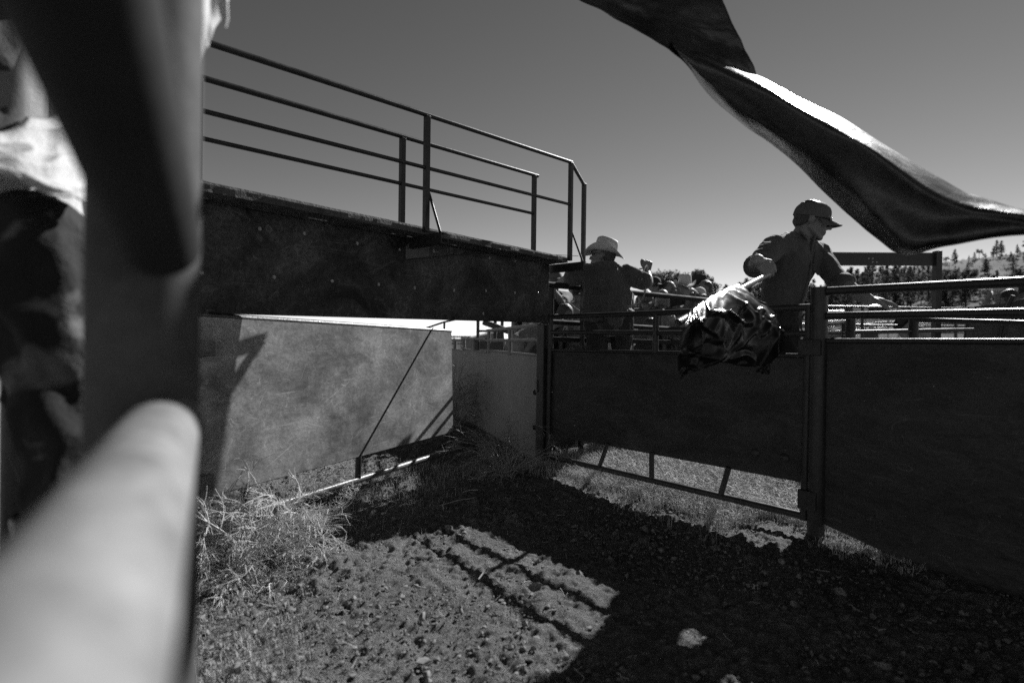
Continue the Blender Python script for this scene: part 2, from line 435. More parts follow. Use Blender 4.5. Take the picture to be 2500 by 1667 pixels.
# --- far left sheeted fence ---------------------------------------------
f = thing('sheeted_fence', (PC.x, PC.y, 0), 'grey sheeted fence running back behind the open gate, rails stepping down panel by panel', 'fence')
def far_panel(x0, x1, yt0, yt1, m):
    A = G4.hit(x0, yt0); B = G4.hit(x1, yt1)
    MB().slab([V((A.x, A.y, -.06)), V((B.x, B.y, -.06)), B, A], G4.n, .006).build('sheet', m, f)
    pipe('sheet_rail', [A, B], .012, M['sheet_far'], f, 10)
far_panel(1189, 1318, 855, 868, M['sheet_far'])
far_panel(1129, 1188.6, 851, 860.6, M['sheet_far'])
far_panel(1060, 1128.6, 846, 855, M['sheet_far'])
rails(f, G4, [(1189, 807, 1319, 793, .015), (1189, 831, 1319, 830, .015), (1129, 827, 1188, 827, .015), (1060, 831, 1128, 831, .015)], M['sheet_far'])
for x, y0, y1, r in ((1194, 804, 862, .02), (1245, 800, 866, .02), (1132, 827, 856, .024), (1158, 827, 858, .024), (1111, 831, 854, .024), (1078, 831, 850, .024)):
    rails(f, G4, [(x, y0, x, y1, r)], M['sheet_far'], 'post')

# --- overhead walkway ----------------------------------------------------
HL = PL.p(0, 0)
w = thing('overhead_walkway', (HL.x, HL.y, 0), 'raised plank walkway over the gateway with black battered side sheet and pipe handrails', 'walkway')
TR = PL.hit(1339.5, 628); BR = PL.hit(1339.5, 788); TL = PL.hit(486, 478); BL = PL.hit(464, 763.5)
ext = -.12
def on(pl, P, Q, s):     # extend a line PQ to distance s before P
    d = (Q - P).normalized(); return P + d * s
DZ = 1.655; ZT = TR.z
Bx = on(PL, BL, BR, ext)
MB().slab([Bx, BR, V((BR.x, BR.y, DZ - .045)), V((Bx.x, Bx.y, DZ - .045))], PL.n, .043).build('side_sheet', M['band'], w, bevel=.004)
FO, BO = -.17, .042
def wp(s, off, z): return PL.p(s, z) + PL.n * off
S1 = (TR - PL.p(0, TR.z)).length + .03
Ndk = 110
for k, (o0, o1, z0) in enumerate(((FO, FO + .12, DZ), (FO + .125, BO, DZ - .002))):
    mb = MB(); rows = []
    ss = np.linspace(-.14, S1, Ndk)
    def pr(s, o, z): 
        q = wp(s, o, z); jit = mnoise.noise(V((s * 9, o * 20, z * 60))) * .004 + mnoise.noise(V((s * 40, o * 60, z * 90))) * .002
        return q + PL.n * jit + V((0, 0, jit * .8))
    for z, o in ((z0 - .043, o0), (z0 - .03, o0), (z0 - .012, o0), (z0, o0 + .004), (z0, (o0 + o1) / 2), (z0, o1), (z0 - .043, o1), (z0 - .043, (o0 + o1) / 2), (z0 - .043, o0)):
        rows.append([pr(s, o, z) for s in ss])
    mb.grid(rows, False)
    for e in (0, -1): mb.add([r[e] for r in rows[:-1]], [list(range(len(rows) - 1))])
    mb.build('plank', M['wood'], w)
PN = Plane(PL.p(0, 0), PL.p(1, 0), FO - .012) if False else Plane(HINGE + PL.n * (FO - .02), PC + PL.n * (FO - .02))
PF = Plane(HINGE + PL.n * .024, PC + PL.n * .024)
def longrail(pl, x0, y0, x1, y1, r, name):
    A = pl.hit(x0, y0); B = pl.hit(x1, y1); d = (B - A).normalized()
    pipe(name, [A - d * .35, B], r, M['pipe'], w, 14)
longrail(PN, 502, 103, 1396, 397, .0145, 'handrail')
longrail(PN, 490.6, 270, 1390, 499, .011, 'mid_rail')
longrail(PF, 478.7, 186, 1313, 430, .0145, 'handrail')
longrail(PF, 488, 337, 1304, 522, .011, 'mid_rail')
for x, y0, y1, pl in ((1043, 283, 548, PN), (1394, 398, 613, PN), (983, 337, 536, PF), (1304.6, 428, 592, PF), (485, 190, 448, PF)):
    A = pl.hit(x, y0); B = V((A.x, A.y, DZ - .03 if pl is PN else DZ - .02))
    mb = MB(); c = (A + B) / 2; mb.box(c, pl.d * .0155, pl.n * .0155, V((0, 0, (A.z - B.z) / 2))).build('baluster', M['pipe'], w, bevel=.002)
# brackets: channel under deck, reaching out past the near edge, with a diagonal brace
for (px, py) in ((1043, 540), (1394, 610)):
    A = PN.hit(px, py); s = (A - PN.a).dot(PL.d)
    off0, off1 = FO - .135, .042 if px < 1200 else BO
    P0 = wp(s + .012, off0, DZ - .075); P1 = wp(s + .012, off1, DZ - .075)
    c = (P0 + P1) / 2; hl = (P1 - P0).length / 2
    mb = MB(); mb.box(c, PL.n * hl, PL.d * .003, V((0, 0, .03)))
    for zz in (-.03, .03):
        mb.box(c + PL.d * .018 + V((0, 0, zz)), PL.n * hl, PL.d * .02, V((0, 0, .0025)))
    mb.build('bracket', M['pipe'], w)
    pipe('brace', [wp(s + .012, FO - .02, DZ + .2), wp(s + .012, off0 + .012, DZ - .04)], .008, M['pipe'], w, 8)
    if px < 1200:
        for (o0, z0, o1, z1, th) in ((.03, 1.69, .086, 1.585, .012), (.086, 1.575, .03, 1.40, .009)):
            A = wp(s + .012, o0, z0); B = wp(s + .012, o1, z1); dv_ = (B - A).normalized()
            MB().box((A + B) / 2, (B - A) / 2, PL.d * .02, dv_.cross(PL.d) * th).build('back_brace', M['pipe'], w)
# grey gusset plate, thin wire, bolts
MB().slab([PL.hit(x, y) - PL.n * .006 for x, y in ((1005, 588), (1047, 583), (1046, 627), (989, 633), (990, 600))], PL.n, .005).build('gusset_plate', M['plate'], w)
pipe('wire', [PL.hit(990, 634) - PL.n * .02, PL.hit(1130, 621) - PL.n * .03, PL.hit(1260, 618) - PL.n * .02, PN.hit(1412, 625)], .0025, M['pipe'], w, 6)
for zx, zy in ((88, 1288), (458, 1310), (754, 1330), (991, 1347), (1175, 1364), (1376, 1377), (1539, 1379), (1686, 1390), (612, 1088), (882, 1138), (1098, 1170), (1271, 1178), (1556, 1213), (1688, 1226), (1816, 1227), (385, 1064), (80, 1030), (1804, 1390), (1525, 1495)):
    P = PL.hit(450 + zx / 2.091, 50 + zy / 2.091)
    q = PL.n * -1
    MB().tube([P, P + q * .003], .0085, 12).tube([P + q * .003, P + q * .007, P + q * .0085], [.0055, .0048, .002], 10).build('bolt', M['bolt'], w)
# corner handrail that turns down to a standing post
pc_ = at(1426, 452, 4.69); pbase = V((pc_.x, pc_.y, 0))
pipe('corner_rail', [PN.hit(1394, 396), pc_], .0145, M['pipe'], w, 12)
MB().box(V((pc_.x, pc_.y, pc_.z / 2)), PL.d * .0165, PL.n * .0165, V((0, 0, pc_.z / 2 + .012))).build('corner_post', M['pipe'], w, bevel=.003)
# hinge post carrying the near end
p = thing('gate_post', (HINGE.x, HINGE.y, 0), 'dark steel hinge post of the open gate, half hidden by the blurred fence post', 'post')
hp = HINGE - PL.d * .085 + PL.n * .03
MB().box(V((hp.x, hp.y, .76)), PL.d * .045, PL.n * .045, V((0, 0, .85))).build('shaft', M['pipe'], p, bevel=.006)
for px, y0, y1 in ((484, 820, 880),):
    pass

# --- alley fence behind the cowboy --------------------------------------
b0 = V((pc_.x, pc_.y, 0)); bd = V((math.sin(math.radians(50)), math.cos(math.radians(50)), 0))
PB = Plane(b0, b0 + bd, .06)
f = thing('pipe_fence', (b0.x, b0.y, 0), 'pipe rail fence crossing behind the man in the straw hat', 'fence')
for y0, y1, r in ((703, 730, .026), (790, 806, .022), (830, 837, .022), (862, 866, .022)):
    A = PB.hit(1424, y0); B = PB.hit(1700, y1); d = (B - A).normalized()
    pipe('rail', [A - d * .5, A + d * 2.9], r, M['pipe_dull'], f, 14)
for z in (.56, .27):
    A = PB.p(-.5, z); pipe('rail', [A, PB.p(2.4, z)], .022, M['pipe_dull'], f, 14)
for px in (1549, 1352, 1699):
    q = PB.hit(px, 830) + PB.n * .05; pipe('post', [V((q.x, q.y, -.1)), V((q.x, q.y, PB.hit(px, 703).z - (.0 if px < 1500 else .05)))], .033, M['pipe'], f, 14)
q0 = PB.hit(1330, 1000); q1 = PB.hit(1405, 1000)
MB().slab([V((q0.x, q0.y, .05)), V((q1.x, q1.y, .05)), V((q1.x, q1.y, .72)), V((q0.x, q0.y, .72))], PB.n, .006).build('sheet', M['sheet'], f)

# --- alley rails at right, behind the fence -----------------------------
PD = Plane(at(2077, 830, 3.6), at(2231, 830, 3.75))
f = thing('pipe_fence', at(2077, 1150, 3.6), 'low dark pipe fence with two posts just behind the sheeted fence', 'fence')
ORI[f.name].z = 0; f.location.z = 0
for (x0, y0, x1, y1, r) in ((2046, 772, 2700, 772, .017), (2068, 811, 2376, 805, .014)):
    rails(f, PD, [(x0, y0, x1, y1, r)], M['pipe'])
for px in (2077, 2231):
    A = PD.hit(px, 771); pipe('post', [V((A.x, A.y, -.1)), A], .029, M['pipe'], f, 14)
PE = Plane(at(2240, 785, 3.5), at(2500, 785, 2.9))
rails(f, PE, [(2236, 781, 2620, 792, .016)], M['pipe'])

# --- short gate further back ---------------------------------------------
PG = Plane(at(2015, 800, 5.2), at(2066, 800, 4.6))
f = thing('pipe_gate', at(2015, 1000, 5.2), 'small open pipe gate seen between the fence rails beside the round post', 'gate')
ORI[f.name].z = 0; f.location.z = 0
rails(f, PG, [(1900, 802, 2068, 788, .018), (1900, 813, 2068, 811, .016), (1900, 822, 2068, 819, .016)], M['pipe'])
for x in (2061, 1905):
    A = PG.hit(x, 788 if x > 2000 else 800); pipe('stile', [V((A.x, A.y, .1)), A], .02, M['pipe'], f)

# --- goal-post frame ------------------------------------------------------
PH = Plane(at(1960, 800, 7.0), at(2300, 800, 7.0))
f = thing('head_frame', at(2288, 1000, 7.0), 'tall steel goalpost frame with deep drilled crossbeam behind the man in the cap', 'frame')
ORI[f.name].z = 0; f.location.z = 0
beam = [PH.hit(x, y) for x, y in ((1896, 615), (2281, 617), (2281, 648), (1896, 647))]
mb = MB().slab(beam, PH.n, .05)
mb.build('crossbeam', M['pipe'], f)
for px in (2288.5, 1889):
    A = PH.hit(px, 613); MB().box(V((A.x, A.y, A.z / 2)), PH.d * .037, PH.n * .04, V((0, 0, A.z / 2))).build('upright', M['pipe'], f, bevel=.004)
for zx, zy in ((567, 147), (614, 147), (613, 189), (660, 190)):
    c = PH.hit(2000 + zx / 4.704, 600 + zy / 4.704)
    MB().tube([c - PH.n * .004, c + PH.n * .001], .0075, 10).build('bolt', M['bolt'], f)

# --- background pen fences ------------------------------------------------
def pen_fence(label, A, B, zs, nposts, r, m=M['pipe'], cat='fence', name='pipe_fence', group=None):
    f = thing(name, (A.x, A.y, tz(A.x, A.y)), label, cat, group)
    ga, gb = tz(A.x, A.y), tz(B.x, B.y)
    for z in zs:
        pipe('rail', [V((A.x, A.y, ga + z)), V((B.x, B.y, gb + z))], r, m, f, 10)
    for k in range(nposts):
        q = A.lerp(B, (k + .5) / nposts); gq = lerp(ga, gb, (k + .5) / nposts)
        pipe('post', [V((q.x, q.y, gq - .1)), V((q.x, q.y, gq + zs[0]))], r * 1.25, m, f, 10)
    return f
A = at(1930, 800, 9.4); B = at(2390, 800, 9.6)
pen_fence('long pipe fence in front of the grassy slope, behind the drilled frame', A, B, (1.64, 1.32, 1.0, .62), 4, .02)
A = at(2230, 800, 15); B = at(2600, 800, 16); pen_fence('pale rail fence of the back pen, beside the canvas padded chute', A, B, (1.5, 1.25, 1.0, .7), 4, .03, M['pipe_worn'])
A = at(1560, 800, 13); B = at(2010, 800, 15); pen_fence('pipe pen fence behind the crowd of onlookers', A, B, (1.45, 1.1, .75), 6, .028, M['pipe_worn'])
A = at(1040, 800, 22); B = at(1210, 800, 17); pen_fence('pale sunlit rail fence beyond the grey stepped fence', A, B, (1.05, .8, .55), 6, .035, M['pipe_pale'])
A = at(1980, 800, 30); B = at(2260, 800, 33); pen_fence('thin wire panel fence in front of the parked pickup', A, B, (1.3, 1.0, .7, .4), 10, .022, M['pipe_worn'])

# --- padded chute at right -----------------------------------------------
pq = at(2420, 1000, 4.6)
c = thing('padded_chute', (pq.x, pq.y, 0), 'canvas covered padded chute side leaning behind the right fence, rough fuzzy top edge', 'chute')
PX = Plane(at(2376, 800, 4.6), at(2560, 800, 4.1))
rows = []
for k in range(26):
    t = k / 25
    tpx = np.interp(t, [0, .35, .7, 1], [2377, 2470, 2520, 2640]); tpy = np.interp(t, [0, .35, .55, 1], [748, 737, 728, 722])
    bpx = lerp(2362, 2620, t)
    top = PX.hit(tpx, tpy); bot = PX.hit(bpx, 900); bot.z = .25
    row = []
    for j in range(15):
        u = j / 14
        q = top.lerp(bot, u); bul = math.sin(min(1, u * 3) * math.pi / 2) * .07
        q = q - PX.n * (bul + mnoise.noise(q * 6) * .02) + V((0, 0, mnoise.noise(V((k * 1.7, j, 3))) * .012 if j == 0 else 0))
        row.append(q)
    row = [top + PX.n * .16 + V((0, 0, -.02))] + row
    rows.append(row)
MB().grid(rows).build('canvas_cover', M['canvas'], c)
MB().tube([PX.hit(2378, 750) - PX.n * .03, PX.hit(2362, 900) - PX.n * .05], .028, 10).build('side_frame', M['pipe'], c)
sp = [PX.hit(x, y) - PX.n * .11 for x, y in ((2497, 722), (2486, 745), (2472, 780), (2464, 820), (2458, 880))]
MB().tube(sp, .014, 8).build('strap', M['leather'], c)
A = PX.hit(2430, 800) + PX.n * .2
MB().box(V((A.x, A.y, .5)), PX.d * .5, PX.n * .03, V((0, 0, .5))).build('back_board', M['dark_wood'], c)

# --- foreground fence (very close, out of focus) -------------------------
fpx = at(352, 900, .62)
f = thing('foreground_fence', (fpx.x, fpx.y, 0), 'pale dusty pipe fence post with rail and brace, close and out of focus', 'fence')
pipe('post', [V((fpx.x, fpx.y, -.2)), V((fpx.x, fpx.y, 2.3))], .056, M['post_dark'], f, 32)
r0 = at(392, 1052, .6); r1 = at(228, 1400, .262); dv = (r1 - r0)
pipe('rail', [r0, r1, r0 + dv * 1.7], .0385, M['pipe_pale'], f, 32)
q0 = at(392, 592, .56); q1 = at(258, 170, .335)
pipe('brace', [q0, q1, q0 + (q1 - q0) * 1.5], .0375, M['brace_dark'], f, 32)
mbw = MB()
mbw.tube([r0 + dv.normalized() * -.01, r0 + dv.normalized() * .006], .043, 28).build('weld_collar', M['pipe_worn'], f)
lo = V((fpx.x, fpx.y, .34)); pipe('foot_rail', [lo, V((-1.75, 1.9, .34))], .03, M['pipe'], f, 14)
pq = V((-1.75, 1.9, 0)); pipe('post', [pq + V((0, 0, -.2)), pq + V((0, 0, 1.3))], .045, M['pipe'], f, 16)

# ------------------------------------------------------------------ flags and cloth
def catmull(p0, p1, p2, p3, t):
    return .5 * ((2 * p1) + (-p0 + p2) * t + (2 * p0 - 5 * p1 + 4 * p2 - p3) * t * t + (-p0 + 3 * p1 - 3 * p2 + p3) * t ** 3)
def refine(row, n):
    out = []; m = len(row)
    for i in range(n + 1):
        s = i / n * (m - 1); k = min(int(s), m - 2); t = s - k
        g_ = lambda q: row[max(0, min(m - 1, q))] if 0 <= q < m else (row[0] * 2 - row[1] if q < 0 else row[-1] * 2 - row[-2])
        out.append(catmull(g_(k - 1), g_(k), g_(k + 1), g_(k + 2), t))
    return out
def surf(ctrl, nu, nv):
    rows = [refine([at(*p) for p in r], nu) for r in ctrl]
    cols = [refine([r[i] for r in rows], nv) for i in range(nu + 1)]
    return [[cols[i][j] for i in range(nu + 1)] for j in range(nv + 1)]
def fold(rows, fn):
    nr, nc = len(rows), len(rows[0]); out = []
    for j in range(nr):
        o = []
        for i in range(nc):
            du = rows[j][min(i + 1, nc - 1)] - rows[j][max(i - 1, 0)]; dv_ = rows[min(j + 1, nr - 1)][i] - rows[max(j - 1, 0)][i]
            n = du.cross(dv_); n = n.normalized() if n.length > 1e-9 else V((0, -1, 0))
            if n.y > 0: n = -n
            o.append(rows[j][i] + n * fn(i / (nc - 1), j / (nr - 1)))
        out.append(o)
    return out
def nz2(x, y, s=0): return mnoise.noise(V((x, y, s)))

# the man's paddle: pole with a torn plastic bag hung on it
pg = at(1750, 900, 2.3)
pd = thing('paddle_pole', (pg.x, pg.y, 0), 'pale hollow pole held across the gate by the man in the cap', 'pole')
E0 = at(1655, 788, 2.02); E1 = at(1886, 664, 2.86)
ax = (E1 - E0).normalized()
MB().tube([E0, E0 + ax * .02, E1], [.0148, .0142, .0138], 20, cap=False).tube([E0 + ax * .0005, E0 + ax * .06], .0108, 20, cap=False).build('shaft', M['stick'], pd)
MB().tube([E0 + ax * .06, E0 + ax * .061], .0112, 16).build('plug', M['leather'], pd)
def pole(px, dy, dd): return (px, 788 - (px - 1655) * .537 + dy, 1 / (.49505 - (px - 1655) * .000629) + dd)
cl = surf([
    [pole(1690, 12, .03), pole(1712, 11, .03), pole(1742, 10, .03), pole(1772, 9, .03), pole(1797, 9, .03)],
    [pole(1686, -16, .01), pole(1710, -21, .01), pole(1740, -23, .01), pole(1772, -22, .01), pole(1803, -15, .01)],
    [pole(1679, 6, -.07), pole(1706, 14, -.10), pole(1746, 20, -.12), (1802, 731, 2.34), (1848, 731, 2.50)],
    [(1664, 802, 1.955), (1704, 788, 2.02), (1758, 764, 2.18), (1822, 757, 2.35), (1884, 757, 2.48)],
    [(1653, 845, 1.94), (1706, 828, 2.03), (1766, 802, 2.16), (1835, 792, 2.34), (1899, 782, 2.44)],
    [(1646, 885, 1.945), (1707, 868, 2.03), (1768, 850, 2.15), (1835, 840, 2.32), (1904, 817, 2.42)],
    [(1652, 925, 1.96), (1702, 905, 2.03), (1756, 884, 2.14), (1812, 893, 2.30), (1880, 886, 2.41)],
], 110, 110)
def bagfold(u, v):
    g_ = min(1, max(0, (v - .2) * 3.0))
    k1 = max(0, 1 - abs(nz2(u * 2.4 + .5 * v, v * 1.1, 4)) * 9)
    k2 = max(0, 1 - abs(nz2(u * 3.6 - 1.6 * v, v * 2.2, 9)) * 9)
    k3 = max(0, 1 - abs(nz2(u * 5.5 + 2.2 * v, v * 4.0, 15)) * 8)
    return g_ * (.022 * k1 + .016 * k2 + .009 * k3 + .016 * math.sin((u * 2.3 + .3 * v) * 6.28) * v) + .0015 * nz2(u * 14, v * 12, 3)
cl = fold(cl, bagfold)
bag = MB().grid(cl).build('plastic_bag', M['bag'], None, origin=at(1780, 720, 2.4))
sd = bag.modifiers.new('Solidify', 'SOLIDIFY'); sd.thickness = .0012
tag(bag, 'glossy black plastic bag draped over the pale pole in front of the gate', 'bag')
torn = surf([[(1846, 903, 2.34), (1860, 893, 2.35), (1880, 886, 2.36)], [(1844, 908, 2.34), (1862, 905, 2.34), (1880, 903, 2.35)], [(1852, 909, 2.33), (1866, 912, 2.33), (1879, 917, 2.34)]], 14, 10)
torn = fold(torn, lambda u, v: .012 * nz2(u * 4, v * 4, 5))
MB().grid(torn).build('torn_corner', M['bag'], bag)

# the flag close to the camera: a twisted vinyl strip on a stick held off to the left
fl = thing('stock_flag', at(1500, -200, 1.9), 'big black twisting flag flapping across the sky close to the camera', 'flag')
upper = surf([
    [(1392, -30, 1.93), (1570, -36, 1.91), (1754, -32, 1.9)],
    [(1418, 0, 1.914), (1580, 0, 1.885), (1764, 0, 1.885)],
    [(1476, 34, 1.885), (1620, 45, 1.874), (1789, 55, 1.885)],
    [(1560, 76, 1.860), (1690, 85, 1.874), (1806, 95, 1.901)],
    [(1628, 119, 1.831), (1735, 130, 1.874), (1828, 140, 1.914)],
    [(1684, 166, 1.817), (1770, 180, 1.885), (1852, 196, 1.941)],
], 40, 60)
upper = fold(upper, lambda u, v: .014 * nz2(u * 3, v * 4, 2) + (.003) * nz2(u * 10, v * 12, 8))
MB().grid(upper).build('folded_end', M['strip'], fl)
low = surf([
    [(1640, 98, 1.885), (1676, 119, 1.901), (1720, 133, 1.914), (1846, 184, 1.941), (1986, 255, 1.914), (2132, 334, 1.831), (2303, 441, 1.717), (2401, 483, 1.633), (2505, 516, 1.525), (2650, 560, 1.388)],
    [(1640, 104, 1.817), (1680, 125, 1.804), (1722, 140, 1.790), (1860, 204, 1.763), (1998, 280, 1.717), (2122, 352, 1.666), (2278, 450, 1.609), (2390, 495, 1.555), (2503, 521, 1.469), (2650, 565, 1.347)],
    [(1650, 120, 1.790), (1690, 140, 1.763), (1740, 165, 1.747), (1880, 232, 1.704), (2005, 304, 1.666), (2115, 362, 1.623), (2256, 464, 1.555), (2376, 507, 1.512), (2500, 528, 1.426), (2650, 570, 1.318)],
    [(1664, 140, 1.790), (1700, 170, 1.771), (1770, 215, 1.763), (1900, 290, 1.733), (2020, 370, 1.704), (2120, 440, 1.666), (2250, 520, 1.582), (2370, 535, 1.512), (2500, 545, 1.426), (2650, 580, 1.318)],
    [(1680, 158, 1.804), (1722, 205, 1.817), (1790, 262, 1.804), (1905, 335, 1.790), (2040, 440, 1.763), (2130, 530, 1.693), (2215, 600, 1.609), (2330, 580, 1.525), (2500, 562, 1.426), (2650, 590, 1.318)],
    [(1683, 167, 1.817), (1736, 240, 1.944), (1819, 309, 1.944), (1912, 376, 1.933), (2036, 490, 1.906), (2120, 565, 1.836), (2203, 621, 1.752), (2320, 600, 1.555), (2500, 572, 1.442), (2650, 598, 1.318)],
], 110, 44)
low = fold(low, lambda u, v: (.009 * nz2(u * 5, v * 3, 12) + .0045 * nz2(u * 13, v * 6, 6)) * min(1, u * 8))
MB().grid(low).build('streaming_end', M['strip'], fl)
st0 = at(560, -260, 1.02); st1 = at(1790, -40, 1.9)
pipe('stick', [st0, st1], .009, M['stick'], fl, 10)
for c_ in fl.children:
    if 'end' in c_.name:
        sd = c_.modifiers.new('Solidify', 'SOLIDIFY'); sd.thickness = .0016
# ------------------------------------------------------------------ people
def _capsule(p0, r0, p1, r1, n=10):
    p0, p1 = V(p0), V(p1); ax = p1 - p0; L = ax.length
    ax = ax.normalized() if L > 1e-6 else V((0, 0, 1))
    x = ax.orthogonal().normalized(); y = ax.cross(x); rows = []
    for k in range(5): a = math.pi / 2 * k / 4; rows.append((-math.cos(a) * r0, math.sin(a) * r0, 0))
    for k in range(5): a = math.pi / 2 * k / 4; rows.append((L + math.sin(a) * r1, math.cos(a) * r1, 1))
    vs, fs = [], []
    for z, r, _ in rows:
        for i in range(n):
            a = 2 * math.pi * i / n; vs.append(p0 + ax * z + (x * math.cos(a) + y * math.sin(a)) * max(r, 1e-4))
    for j in range(len(rows) - 1):
        for i in range(n):
            q = (i + 1) % n; fs.append([j * n + i, j * n + q, (j + 1) * n + q, (j + 1) * n + i])
    fs.append(list(range(n))[::-1]); fs.append([(len(rows) - 1) * n + i for i in range(n)])
    return vs, fs
def _ell(c, r, R=None, n=14):
    c = V(c); R = R or Matrix.Identity(3); vs, fs = [], []
    for j in range(1, n // 2):
        t = math.pi * j / (n // 2)
        for i in range(n):
            a = 2 * math.pi * i / n
            vs.append(c + R @ V((r[0] * math.sin(t) * math.cos(a), r[1] * math.sin(t) * math.sin(a), r[2] * math.cos(t))))
    m = n // 2 - 1
    for j in range(m - 1):
        for i in range(n):
            q = (i + 1) % n; fs.append([j * n + i, (j + 1) * n + i, (j + 1) * n + q, j * n + q])
    vs.append(c + R @ V((0, 0, r[2]))); vs.append(c - R @ V((0, 0, r[2])))
    for i in range(n):
        q = (i + 1) % n; fs.append([len(vs) - 2, i, q]); fs.append([len(vs) - 1, (m - 1) * n + q, (m - 1) * n + i])
    return vs, fs
def blob(name, prims, vox, m, parent, smooth=3, wrinkle=0.0, wseed=0, wscale=14):
    """one continuous surface grown round a list of capsules ('c') and ellipsoids ('e')"""
    mb = MB()
    for pr in prims:
        mb.add(*(_capsule(*pr[1:]) if pr[0] == 'c' else _ell(*pr[1:])))
    off = ORI[parent.name]
    me = mb.mesh(name + '_src', m, off)
    o = bpy.data.objects.new('tmp', me); COL.objects.link(o)
    rm = o.modifiers.new('r', 'REMESH'); rm.mode = 'VOXEL'; rm.voxel_size = vox; rm.use_smooth_shade = True
    if smooth:
        s = o.modifiers.new('s', 'SMOOTH'); s.factor = .5; s.iterations = smooth
    dg = bpy.context.evaluated_depsgraph_get(); ev = o.evaluated_get(dg)
    out = bpy.data.meshes.new_from_object(ev); out.name = name
    bpy.data.objects.remove(o); bpy.data.meshes.remove(me)
    out.materials.clear(); out.materials.append(m)
    if wrinkle:
        n = len(out.vertices); co = np.empty(n * 3); no = np.empty(n * 3)
        out.vertices.foreach_get('co', co); out.vertices.foreach_get('normal', no); co = co.reshape(-1, 3); no = no.reshape(-1, 3)
        d = np.empty(n)
        for i in range(n):
            x, y, z = co[i]
            q = V((x * wscale + z * 5, y * wscale, z * wscale * .55 + wseed * 7.3))
            d[i] = (1 - abs(mnoise.noise(q)) * 2.4) * .8 + mnoise.noise(q * 2.3) * .5
        co += no * (d * wrinkle)[:, None]; out.vertices.foreach_set('co', co.ravel())
    out.polygons.foreach_set('use_smooth', np.ones(len(out.polygons), bool)); out.update()
    ob = bpy.data.objects.new(name, out); COL.objects.link(ob); ob.parent = parent; ORI[ob.name] = off
    return ob

def frame(fw, upv):
    y = V(fw).normalized(); x = y.cross(V(upv)).normalized(); z = x.cross(y)
    return Matrix(((x.x, y.x, z.x), (x.y, y.y, z.y), (x.z, y.z, z.z)))

def hand_prims(w, d, n, curl=.4, side=1, s=1.0, spread=.12, thumb=.7):
    """w wrist, d pointing direction, n back-of-hand normal; side=+1 puts the thumb on d x n"""
    d = V(d).normalized(); n = (V(n) - d * V(n).dot(d)).normalized(); t = d.cross(n) * side
    w = V(w); pr = []
    k0 = w + d * .088 * s
    for i, o in enumerate((.033, .011, -.011, -.031)):
        pr.append(('c', w + t * o * .6 * s + d * .015 * s, .0145 * s, k0 + t * o * s - d * (.004 if i in (1, 2) else .011) * s, .0122 * s))
        L = (.078, .086, .08, .063)[i] * s; q = k0 + t * o * s - d * (.004 if i in (1, 2) else .011) * s
        c = curl * (1 + .12 * (i - 1)); dirv = (d + t * o * spread * 30).normalized(); r = (.009, .009, .0087, .008)[i] * s
        ang = 0
        for j, f in enumerate((.45, .31, .24)):
            ang += c * (.75, 1.0, .8)[j]
            e = q + (dirv * math.cos(ang) - n * math.sin(ang)) * L * f
            pr.append(('c', q, r * (1 - .08 * j), e, r * (1 - .08 * (j + 1)))); q = e
    a = w + t * .022 * s + d * .02 * s; b = a + (t * .75 + d * .75 - n * .25 * thumb).normalized() * .045 * s
    c = b + (d * .85 + t * (.5 - .6 * thumb) - n * .55 * thumb).normalized() * .032 * s; e = c + (d * .8 - t * .5 * thumb - n * .6 * thumb).normalized() * .026 * s
    pr += [('c', a, .0155 * s, b, .0125 * s), ('c', b, .0122 * s, c, .0108 * s), ('c', c, .0106 * s, e, .0092 * s)]
    return pr

def head_prims(c, R, s=1.0, jaw=1.0, beard=False):
    def P(x, y, z): return c + R @ (V((x, y, z)) * s)
    def e(x, y, z, a, b, d): return ('e', P(x, y, z), (a * s, b * s, d * s), R)
    def k(p, r, q, r2): return ('c', P(*p), r * s, P(*q), r2 * s)
    return [e(0, -.012, .03, .074, .094, .085), e(0, .028, -.03, .058 * jaw, .064, .078), e(0, .07, -.098, .024 * jaw, .02, .019),
            k((-.052 * jaw, .0, -.05), .018, (-.02, .066, -.097), .016), k((.052 * jaw, .0, -.05), .018, (.02, .066, -.097), .016),
            k((0, .088, .012), .0095, (0, .11, -.032), .0125), k((-.013, .094, -.038), .0085, (.013, .094, -.038), .0085),
            k((-.038, .077, .023), .0125, (.038, .077, .023), .0125), e(-.04, .064, -.022, .024, .022, .022), e(.04, .064, -.022, .024, .022, .022),
            k((-.018, .088, -.062), .0075, (.018, .088, -.062), .0075), k((-.015, .087, -.073), .0082, (.015, .087, -.073), .0082),
            e(-.075, -.006, -.008, .011, .02, .031), e(.075, -.006, -.008, .011, .02, .031)]

def hair_cap(name, c, R, m, t, s=1.0, long=0.0, vox=.009):
    def P(x, y, z): return c + R @ (V((x, y, z)) * s)
    pr = [('e', P(0, -.02, .034), (.0755 * s, .086 * s, .08 * s), R), ('e', P(0, -.05, -.012), (.062 * s, .05 * s, .055 * s), R)]
    if long: pr += [('c', P(-.065, -.02, .0), .025 * s, P(-.07, -.02, -.12 * long), .03 * s), ('c', P(.065, -.02, .0), .025 * s, P(.07, -.02, -.12 * long), .03 * s), ('e', P(0, -.07, -.06), (.075 * s, .04 * s, .09 * s), R)]
    return blob(name, pr, vox, m, t, 1, .006, 3, 50)

